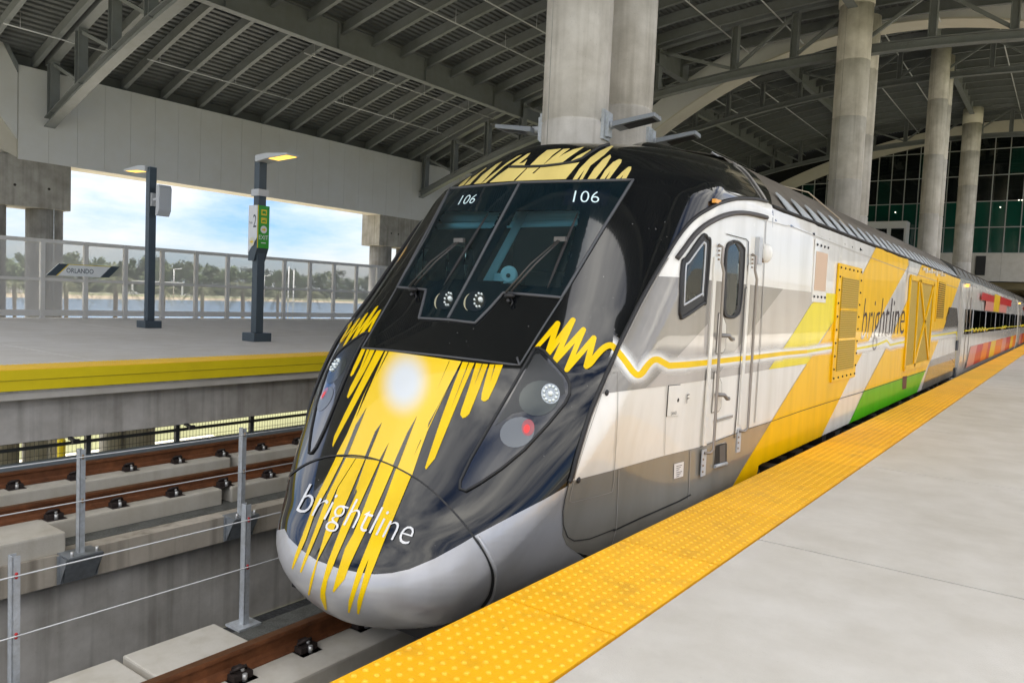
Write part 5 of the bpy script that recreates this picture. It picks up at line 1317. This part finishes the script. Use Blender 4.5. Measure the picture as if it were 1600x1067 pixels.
truss(10.2, V1, 1.8, 'grey arched roof truss nearest the camera, its left foot on the white roof edge')
truss(26.3, V1, 1.8, 'grey arched roof truss running behind the front column pair to the second pair')
truss(44.0, V2, 1.75, 'grey arched roof truss meeting the third column pair')
truss(58.9, V2, 1.9, 'grey arched roof truss just in front of the green glass wall')
# columns: pairs in the gap between the two decks
def column(y, ztop, r, label, zr, cap=None):
    C_ = empty('concrete_column', (-6.1, y, -2.05)); tag(C_, label, 'column', None)
    pts, rs = [], []
    z = -2.05
    for j in sorted(zr):
        pts += [(-6.1, y, j-.03), (-6.1, y, j-.012), (-6.1, y, j+.012), (-6.1, y, j+.03)]; rs += [r, r-.022, r-.022, r]
    pts = [(-6.1, y, -2.05)]+pts+[(-6.1, y, ztop)]; rs = [r]+rs+[r]
    MB().tube(pts, rs, 48).build('column_shaft', CONCC, C_)
    mb = MB(); a = math.radians(250)   # form seam facing the tracks
    for aa in (a, a+PI): mb.bar((-6.1+(r+.001)*math.cos(aa), y+(r+.001)*math.sin(aa), -1.5), (-6.1+(r+.001)*math.cos(aa), y+(r+.001)*math.sin(aa), ztop-.1), .012, .006)
    mb.build('form_seam', CONC2, C_)
    if cap: MB().tube([(-6.1, y, ztop+.001), (-6.1, y, ztop+cap)], r*1.06, 40).build('column_cap', WHITEA, C_)
    return C_
z_at = lambda px, py, X=-5.75: on(px, py, 0, X).z
column(9.635, 10.6, .487, 'thick pale concrete column nearest the camera, rising just above the locomotive roof', [2.2, 4.05, 6.05, 8.2])
column(11.05, 10.6, .487, 'pale concrete column tight behind the nearest one, above the locomotive roof', [2.6, 4.55, 6.3, 8.5])
column(25.8, 11.0, .50, 'front column of the second concrete pair, right of the first pair', [3.3, 5.6, 7.55, 9.3], .35)
column(26.95, 11.0, .50, 'rear column of the second concrete pair, half hidden by its twin', [3.3, 4.6, 7.2, 9.3])
column(43.1, 14.6, .44, 'front column of the third concrete pair, standing before the glass wall', [4.2, 6.5, 9.4, 12.1])
column(44.5, 14.6, .44, 'rear column of the third concrete pair, mostly hidden by its twin', [4.2, 6.5, 9.4, 12.1])
column(58.0, 14.0, .545, 'farthest concrete column with a pale cap, close to the glass wall', [5, 7.5, 10, 12.2], 1.0)
# flood lamps on the first pair
def column_lamp(px, py, y, ang, ln, label, plate=True):
    p = on(px, py, 1, y) if False else None
    r = .487; yb = y; zc_ = on(px, py, 0, -6.1+r*math.cos(ang)).z
    o = Vector((-6.1+r*math.cos(ang), y+r*math.sin(ang), zc_)); dv = Vector((math.cos(ang), math.sin(ang), 0)); sv = Vector((-dv.y, dv.x, 0))
    Lm = empty('column_lamp', o); tag(Lm, label, 'lamp', 'lamps fixed to the first column pair')
    M3 = Matrix((dv, sv, Vector((0, 0, 1)))).transposed()
    MB().box(o+dv*.0, (.05, .26, .42), M3).box(o+dv*.05, (.06, .14, .34), M3).build('mounting_plate', GALV, Lm)
    MB().tube([o+dv*.06, o+dv*.20], .055, 12).build('lamp_arm', LGREY, Lm)
    mb = MB(); P_ = lambda a, s, z: o+dv*a+sv*s+Vector((0, 0, z))
    vs = [P_(.16, -.16, .02), P_(.16, .16, .02), P_(.16+ln, .16, .10), P_(.16+ln, -.16, .10), P_(.16, -.17, -.06), P_(.16, .17, -.06), P_(.16+ln, .17, .04), P_(.16+ln, -.17, .04)]
    mb.add(vs, [(0, 1, 2, 3), (7, 6, 5, 4), (0, 4, 5, 1), (1, 5, 6, 2), (2, 6, 7, 3), (3, 7, 4, 0)]); mb.build('lamp_head', mat('dull_grey_housing', (.24, .26, .28), .45), Lm, bevel=.01)
    MB().add([P_(.32, -.13, -.047), P_(.32, .13, -.047), P_(.12+ln, .13, .032), P_(.12+ln, -.13, .032)], [(0, 1, 2, 3)]).build('lamp_glass', DARK, Lm)
column_lamp(940, 194, 9.635, math.radians(8), .62, 'grey flood lamp on the right side of the nearest column')
column_lamp(1015, 222, 11.05, math.radians(8), .62, 'grey flood lamp low on the second column, partly behind the locomotive roof')
column_lamp(845, 200, 9.635, math.radians(188), .62, 'grey flood lamp on the left side of the nearest column')

# ================================================================== GLASS-FRONTED BUILDING AT THE FAR END
BD = empty('station_building', (-8, 64, -8)); tag(BD, 'station building with an arched dark green glass wall and a tunnel for the train', 'building')
ZG0, PW, PH = 6.08, .94, 1.84
AF = lambda x: 14.35-.0145*(x+4.5)**2
GBLK = mat('near_black_glass', (.004, .006, .006), .06, coat=1.); GGRN = mat('dark_green_glass', (.003, .055, .036), .08, coat=1.); GGR2 = mat('dim_green_glass', (.004, .028, .02), .08, coat=1.)
pa = {}
xs0_, nxp = -24.0, 31
for i in range(nxp):
    for j in range(5):
        x = xs0_+i*PW; z = ZG0+j*PH; zt2 = min(z+PH-.05, AF(x+PW/2)-.02)
        if zt2-z < .15: continue
        g = GGRN if j < 2 and x > -14 else (GGR2 if (i*7+j*3) % 6 == 0 else GBLK); key = (g.name, round(zt2-z, 3))
        if key not in pa: pa[key] = (MB().span((x+.03, 64.0+.02, z), (x+PW-.03, 64.05, zt2)).build('glass_pane', g, BD), x, z)
        else: cp(pa[key][0], (x-pa[key][1], 0, z-pa[key][2]))
MUL = mat('pale_mullion', (.36, .37, .36), .45, .3)
m0 = MB().span((xs0_-.025, 63.93, ZG0-.02), (xs0_+.025, 64.08, ZG0+.02)).build('sill_joint', MUL, BD)
for i in range(nxp+1):
    x = xs0_+i*PW; MB().span((x-.03, 63.95, ZG0), (x+.03, 64.06, AF(x)+.02)).build('mullion', MUL, BD)
for j in range(5):
    z = ZG0+j*PH-.025; w_ = math.sqrt(max((14.35-z)/.0145, 0)); MB().span((max(xs0_, -4.5-w_), 63.955, z-.03), (min(5.1, -4.5+w_), 64.055, z+.03)).build('transom', MUL, BD)
arch_band('arch_trim', lambda x: AF(x)-.02, lambda x: min(AF(x)+.95, V2(x)), -24.5, 6, 63.7, 63.9, WHITEA, BD)
MB().span((-26, 64.1, -8), (14, 64.4, 16)).build('wall_backing', mat('dark_interior', (.004, .004, .004), .9), BD) if False else None
MB().span((-26, 64.12, 4.06), (12, 64.3, 16)).build('dark_hall', mat('dark_hall_interior', (.006, .007, .007), .9), BD)
MB().span((-6.5, 63.88, 4.05), (12, 64.0, ZG0-.03)).build('concrete_wall', CONC, BD)
MB().span((-26, 63.9, -8), (-6.51, 64.0, ZG0-.03)).build('concrete_wall', CONC, BD)
lo = on(1523, 430, 1, 63.85); hi = on(1541, 400, 1, 63.85)
MB().span((lo.x, 63.8, lo.z), (hi.x, 63.87, hi.z)).build('wall_louvre', mat('black_louvre', (.015, .015, .015), .6), BD)
for k in range(1, 7): MB().span((-6.5+k*2.2-.008, 63.872, 4.05), (-6.5+k*2.2+.008, 63.879, ZG0-.03)).build('wall_joint', CONC2, BD)
# white glazed lobby left of the third pair
lo, hi = on(1338, 366, 1, 62.6), on(1418, 346, 1, 62.6)
MB().span((lo.x, 62.4, 5.2), (hi.x, 63.7, 8.3)).build('glazed_lobby', WHITEP, BD)
for k in range(3):
    xx = lo.x+(hi.x-lo.x)*(k+.12)/3; MB().span((xx, 62.36, 5.6), (xx+(hi.x-lo.x)*.25, 62.40, 7.75)).build('lobby_window', GBLK, BD)
# tunnel under the building
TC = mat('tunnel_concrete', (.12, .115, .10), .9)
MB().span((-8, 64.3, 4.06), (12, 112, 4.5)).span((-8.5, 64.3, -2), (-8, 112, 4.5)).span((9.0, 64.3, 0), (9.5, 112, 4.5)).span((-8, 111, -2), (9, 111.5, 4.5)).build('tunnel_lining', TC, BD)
b0 = MB().span((-6.4, 66, 3.55), (9, 66.8, 4.06)).build('tunnel_beam', mat('tan_tunnel_beam', (.34, .29, .17), .8), BD)
for k in range(1, 7): cp(b0, (0, 5.5*k, 0))
WARM = emis('warm_tube_light', (1, .82, .45), .5)
for k in range(6):
    for x in (-1.4, 2.5): MB().span((x-1.2, 68.5+5.5*k, 3.95), (x+1.2, 68.62+5.5*k, 4.0)).build('tube_light', WARM, BD)
for (px, py) in ((1592, 313), (1597, 313), (1399, 332), (1563, 324)):
    q = on(px, py, 1, 63.99); MB().sphere((q.x, 63.97, q.z), .045, 8, 6).build('indoor_lamp', emis('pale_spot_light', (1, .92, .75), .5), BD)

# ================================================================== COACHES BEHIND THE LOCOMOTIVE
MC_R = [(.62, .05, .03), (.80, .20, .015), (.84, .50, .012), (.70, .30, .24)]
PC = [paint('coach_red', (.55, .03, .03), .32, coat=.2), paint('coach_orange', (.80, .19, .012), .32, coat=.2), paint('coach_yellow', (.84, .54, .012), .32, coat=.2), paint('coach_pink', (.70, .28, .23), .32, coat=.2)]
CWIN = mat('dark_coach_window_band', (.012, .013, .014), .08, coat=1.)
def coach(y0, ln, label):
    K = empty('passenger_coach', (XC, y0+ln/2, -1.08)); tag(K, label, 'coach', 'coaches behind the locomotive')
    pr = [(1.30, -.62), (1.46, -.1), (1.515, .25), (1.52, .9), (1.50, 1.75), (1.44, 2.35), (1.34, 2.52)]
    full = [(a, z) for a, z in pr]+[(-a, z) for a, z in reversed(pr)]; n = len(full)
    mb = MB(); mb.add([(XC+a, y, z) for y in (y0, y0+ln) for a, z in full], [(i, (i+1) % n, n+(i+1) % n, n+i) for i in range(n)]+[tuple(range(n)), tuple(range(2*n-1, n-1, -1))]); mb.build('coach_body', P_WHITE, K)
    rp = [(1.34, 2.521), (1.18, 2.80), (.8, 3.0), (0, 3.08)]; rr = rp+[(-a, z) for a, z in reversed(rp[:-1])]; n = len(rr)
    MB().add([(XC+a, y, z) for y in (y0+.1, y0+ln-.1) for a, z in rr], [(i, i+1, n+i+1, n+i) for i in range(n-1)]+[tuple(range(n)), tuple(range(2*n-1, n-1, -1))]).build('coach_roof', mat('coach_roof_grey', (.11, .11, .10), .4, .2), K)
    mb = MB()
    for k in range(int(ln/1.3)):
        y = y0+.8+k*1.3; mb.tube([(XC+1.30, y, 2.60), (XC+1.17, y, 2.83), (XC+.8, y, 3.02), (XC, y, 3.10)], .018, 5)
    mb.build('roof_rib', P_ROOF, K)
    X = XC+1.52
    MB().span((X-.03, y0+.55, .98), (X+.005, y0+ln-.6, 1.67)).build('window_band', CWIN, K)
    w0 = None
    nw = int((ln-5)/2.05)
    for k in range(nw):
        y = y0+2.6+k*2.05
        if w0 is None: w0 = MB().span((X+.004, y, 1.03), (X+.011, y+1.75, 1.62)).build('coach_window', GBLK, K); wy = y
        else: cp(w0, (0, y-wy, 0))
    for k in range(nw+1):
        y = y0+2.45+k*2.05
        if k % 2 == 0: MB().span((X+.004, y-.04, .985), (X+.012, y+.07, 1.665)).build('window_pillar', LGREY, K)
    def block(ya, yb, za, zb, m, sh=.25):
        vs = [(X+.010, ya, za), (X+.010, yb, za), (X+.006, yb+sh, zb), (X+.006, ya+sh, zb)]; MB().add(vs, [(0, 1, 2, 3)]).build('colour_block', m, K)
    yb_ = y0
    for a, b, m in ((1.6, 3.6, PC[3]), (3.6, 5.6, PC[0]), (5.6, 7.6, PC[1]), (7.6, 8.8, PC[0]), (8.8, 11, PC[2]), (11, 14.5, PC[1]), (14.5, 17, PC[3]), (17, 20, PC[0]), (20, 22, PC[2]), (22, 24.5, PC[1])): block(y0+a, y0+b, .02, .60, m, .9)
    block(y0+4.5, y0+9.3, 2.02, 2.26, PC[0]); block(y0+12, y0+19, 2.02, 2.32, PC[0]); block(y0+9.3, y0+12, 1.70, 2.34, PC[2]); block(y0+6, y0+9.3, 1.70, 2.02, PC[3]) ; block(y0+12, y0+16, 1.7, 2.02, PC[3])
    mb = MB(); pts = []
    for k in range(int(ln/.5)): pts.append((X+.014, y0+.6+k*.5, 1.08+(.05*((-1)**k) if 3 < k < 14 or 26 < k < 33 else 0)))
    MB().tube(pts, .02, 5).build('wave_line', P_LEM, K)
    MB().span((X+.0, y0+.9, .05), (X+.012, y0+.95, 2.35)).span((X+.0, y0+1.75, .05), (X+.012, y0+1.80, 2.35)).build('door_seam', P_SEAM, K)
    MB().tube([(X+.05, y0+1.2, 1.3), (X+.05, y0+1.2, 2.0)], .02, 6).build('door_handrail', STEELB, K)
    MB().box((X-.06, y0+1.2, 2.33), (.08, .28, .08)).build('amber_lamp', emis('amber_lamp', (1, .5, .08), .3), K)
    mb = MB()
    for k in range(int(ln/1.1)): mb.box((XC+1.25, y0+.6+k*1.1, -.75), (.3, .7, .35))
    tag(mb.build('underfloor_equipment', CLIP, K), kind='stuff')
coach(23.35, 25.6, 'white coach with red, orange and yellow blocks and dark windows, coupled right behind the locomotive')
coach(49.6, 25.6, 'second white and red coach, mostly inside the tunnel under the building')
coach(75.9, 25.6, 'third coach, deep inside the tunnel under the building')
gw_ = MB()
for k in range(7): gw_.span((XC-1.30+.03*(k % 2), 22.4+k*.13, -.5), (XC+1.36-.05*(k % 2), 22.4+k*.13+.10, 2.55-.03*(k % 2)))
tag(gw_.build('gangway_bellows', mat('grey_bellows', (.20, .19, .175), .8, var=.2)), 'grey rubber gangway bellows between the locomotive and the first coach', 'bellows')
MB().span((XS-.12, 22.2, .60), (XS+.03, 22.55, .85)).build('corner_cover', mat('dark_blue_cover', (.03, .04, .055), .6), LOCO)
MB().span((XS-.12, 22.2, -.10), (XS+.03, 22.55, .15)).build('corner_cover', MATS['dark_blue_cover'], LOCO)

# ================================================================== FAR SHORE: trees, palms, poles, cars
LEAFS = [mat('pine_foliage', (.11, .16, .06), .8, var=.4, vscale=.35), mat('oak_foliage', (.14, .185, .07), .8, var=.4, vscale=.35), mat('olive_foliage', (.15, .175, .08), .8, var=.4, vscale=.35)]
BARK = mat('grey_brown_bark', (.13, .10, .075), .9)
def leaf_cloud(r, h, n, seed, kind):
    rnd = random.Random(seed); mb = MB()
    lobes = [(rnd.uniform(-.6, .6)*r, rnd.uniform(-.6, .6)*r, h*(.45+.5*rnd.random()), r*rnd.uniform(.35, .62)) for _ in range(7 if kind else 5)]
    for i in range(n):
        lx, ly, lz, lr = lobes[rnd.randrange(len(lobes))]
        u = Vector((rnd.gauss(0, 1), rnd.gauss(0, 1), rnd.gauss(0, .8))).normalized()*lr*(rnd.random()**.4)
        c = Vector((lx, ly, lz))+u; s = rnd.uniform(.35, .85)*r/5
        a = Vector((rnd.gauss(0, 1), rnd.gauss(0, 1), rnd.gauss(0, 1))).normalized(); b = a.orthogonal().normalized()
        mb.add([c+a*s, c+b*s*.7, c-a*s*.8, c-b*s*.7], [(0, 1, 2, 3)])
    return mb
trk = []
for k in range(5):
    h = 16+k*1.6
    trk.append((leaf_cloud(5.2, h, 420, k+3, k % 2).mesh('crown', LEAFS[k % 3], fix=False), MB().tube([(0, 0, -.5), (.2, .1, h*.5), (0, .3, h*.85)], [.38, .28, .1], 8).tube([(.1, .1, h*.5), (2.2, .8, h*.75)], [.16, .05], 6).tube([(.1, .1, h*.55), (-2.0, -1, h*.8)], [.16, .05], 6).mesh('trunk', BARK)))
bush = [leaf_cloud(6, 5.5, 300, 60+q, 1).mesh('bush', LEAFS[q % 3], fix=False) for q in range(3)]
rt = random.Random(11); wv, wf, tv, tf = [], [], [], []
for i in range(190):
    px = -40+i*4.0+rt.uniform(-3, 3); row = i % 3; d = ray(px, 440); X = -548-row*30-rt.uniform(0, 20); t = X/d.x; k = rt.randrange(5); sc_ = rt.uniform(.8, 1.25)*(1+.06*row)*1.1; a = rt.uniform(0, 6.28)
    for me, V_, F_ in ((trk[k][0], wv, wf), (bush[i % 3], wv, wf), (trk[k][1], tv, tf)):
        b = len(V_)
        for v in me.vertices: V_.append((X+sc_*(v.co.x*math.cos(a)-v.co.y*math.sin(a)), d.y*t+sc_*(v.co.x*math.sin(a)+v.co.y*math.cos(a)), -8+sc_*v.co.z))
        for p in me.polygons: F_.append(tuple(b+q for q in p.vertices))
me = bpy.data.meshes.new('far_woodland'); me.from_pydata(wv+tv, [], wf+[tuple(len(wv)+q for q in f) for f in tf])
for m_ in (LEAFS[0], LEAFS[1], LEAFS[2], BARK): me.materials.append(m_)
mi = [(i//360*7) % 3 for i in range(len(wf))]+[3]*len(tf); me.polygons.foreach_set('material_index', mi)
mb = MB(); rb = random.Random(5)
o = link_mesh('far_woodland', me); tag(o, 'belt of mixed green trees closing the view across the lake', 'woodland', kind='stuff')
# palms on the near shore
PALM = mat('palm_frond', (.11, .12, .05), .8, var=.3, vscale=1); PTR = mat('palm_trunk', (.20, .165, .12), .9, var=.3, vscale=3)
def palm_parts(seed):
    rnd = random.Random(seed); mb = MB(); hgt = 8.2
    for i in range(26):
        a = 2*PI*i/26+rnd.uniform(-.1, .1); el = rnd.uniform(-.6, 1.1); ln = rnd.uniform(2.3, 3.0); pts = []
        for k in range(6):
            t = k/5; pts.append(Vector((math.cos(a)*ln*t*math.cos(el*.6), math.sin(a)*ln*t*math.cos(el*.6), hgt+ln*(math.sin(el)*t*.8-.75*t*t))))
        for k in range(5):
            d = (pts[k+1]-pts[k]); s = d.cross(Vector((0, 0, 1))).normalized()*(.42*(1-abs(k/5-.35)))
            for sg in (-1, 1):
                for f in range(3):
                    b0_ = pts[k]+d*(f/3); b1_ = pts[k]+d*(f/3+.16); tip = b0_+s*sg*1.1+d*.45+Vector((0, 0, -.22)); mb.add([b0_, b1_, tip], [(0, 1, 2)])
    crown = mb.mesh('frond_crown', PALM, fix=False)
    tr = MB().tube([(0, 0, 0), (.05, .05, 4), (0, 0, hgt)], [.26, .2, .24], 8).mesh('trunk', PTR); return crown, tr
pp = [palm_parts(s) for s in (1, 2, 3)]
for i, (px, lab) in enumerate(((22, 'palm tree behind the screen fence at the left edge, beside the pier'), (103, 'palm tree behind the screen fence, right of the twin pier'), (181, 'palm tree behind the screen fence, just left of the left lamp post'), (256, 'palm tree behind the screen fence, just right of the left lamp post'), (316, 'palm tree behind the screen fence, midway between the two lamp posts'), (379, 'palm tree behind the screen fence, just left of the sign post'), (434, 'palm tree behind the screen fence, just right of the sign post'), (485, 'palm tree behind the screen fence, rightmost before the locomotive'))):
    d = ray(px, 470); X = -104+8*(i % 3); t = X/d.x; T = empty('palm_tree', (X, d.y*t, -8)); tag(T, lab, 'palm tree', 'palms on the near shore'); T.rotation_euler = (0, 0, i*1.3); s = 1.02+.06*(i % 3); T.scale = (s, s, s)
    for nm, me in zip(('frond_crown', 'trunk'), pp[i % 3]):
        o = bpy.data.objects.new(nm, me); COL.objects.link(o); o.parent = T
# white poles, gantry, cars across the lake
for px, X, h, lab in ((450, -110, 13, 'tall white pole right of the sign post, left of its twin'), (458, -110, 12.5, 'tall white pole right of the sign post, right of its twin'), (271, -430, 17, 'thin pale street light beyond the lake, right of the left lamp post'), (412, -430, 16, 'thin pale street light beyond the lake, behind the sign post')):
    d = ray(px, 470); t = X/d.x; o = MB().tube([(X, d.y*t, -8), (X, d.y*t, -8+h)], [.10 if X > -200 else .28]*2, 8).build('white_pole', P_TEXT); tag(o, lab, 'pole')
    if X < -200: MB().tube([(X, d.y*t, -8+h), (X, d.y*t+5, -8+h+.8)], .2, 6).build('lamp_arm', P_TEXT, o)
d = ray(247, 430); X = -500; t = X/d.x; yy = d.y*t
o = MB().span((X-.6, yy-18, 0), (X+.6, yy+18, 1.6)).span((X-.5, yy-18, -8), (X+.5, yy-17, 0)).span((X-.5, yy+17, -8), (X+.5, yy+18, 0)).build('road_gantry', P_TEXT); tag(o, 'white road gantry beyond the lake behind the left lamp post', 'gantry')
CARW = mat('white_car_paint', (.72, .72, .72), .3)
def car(px, X, lab, big=False):
    d = ray(px, 445); t = X/d.x; y = d.y*t; ln, h = (9, 3.2) if big else (4.5, 1.45)
    K = empty('parked_car' if not big else 'parked_truck', (X, y, -8)); tag(K, lab, 'truck' if big else 'car')
    MB().prism([(y-ln/2, -7.6), (y+ln/2, -7.6), (y+ln/2, -8+h*.62), (y+ln*.3, -8+h*.66), (y+ln*.2, -8+h), (y-ln*.42, -8+h), (y-ln/2, -8+h*.7)], X-.9, X+.9, 'x').build('car_body', CARW, K)
    MB().span((X+.88, y-ln*.36, -8+h*.68), (X+.92, y+ln*.16, -8+h*.93)).build('car_window', GBLK, K)
    for yy_ in (y-ln*.3, y+ln*.3): MB().tube([(X+.6, yy_, -7.66), (X+.95, yy_, -7.66)], .34, 12).build('wheel', DARK, K)
car(203, -500, 'white box truck parked beyond the lake, left of the left lamp post', True); car(212, -515, 'white car beyond the lake, right of the box truck'); car(294, -505, 'white car beyond the lake between the two lamp posts'); car(20, -450, 'white truck beyond the lake at the left edge', True)
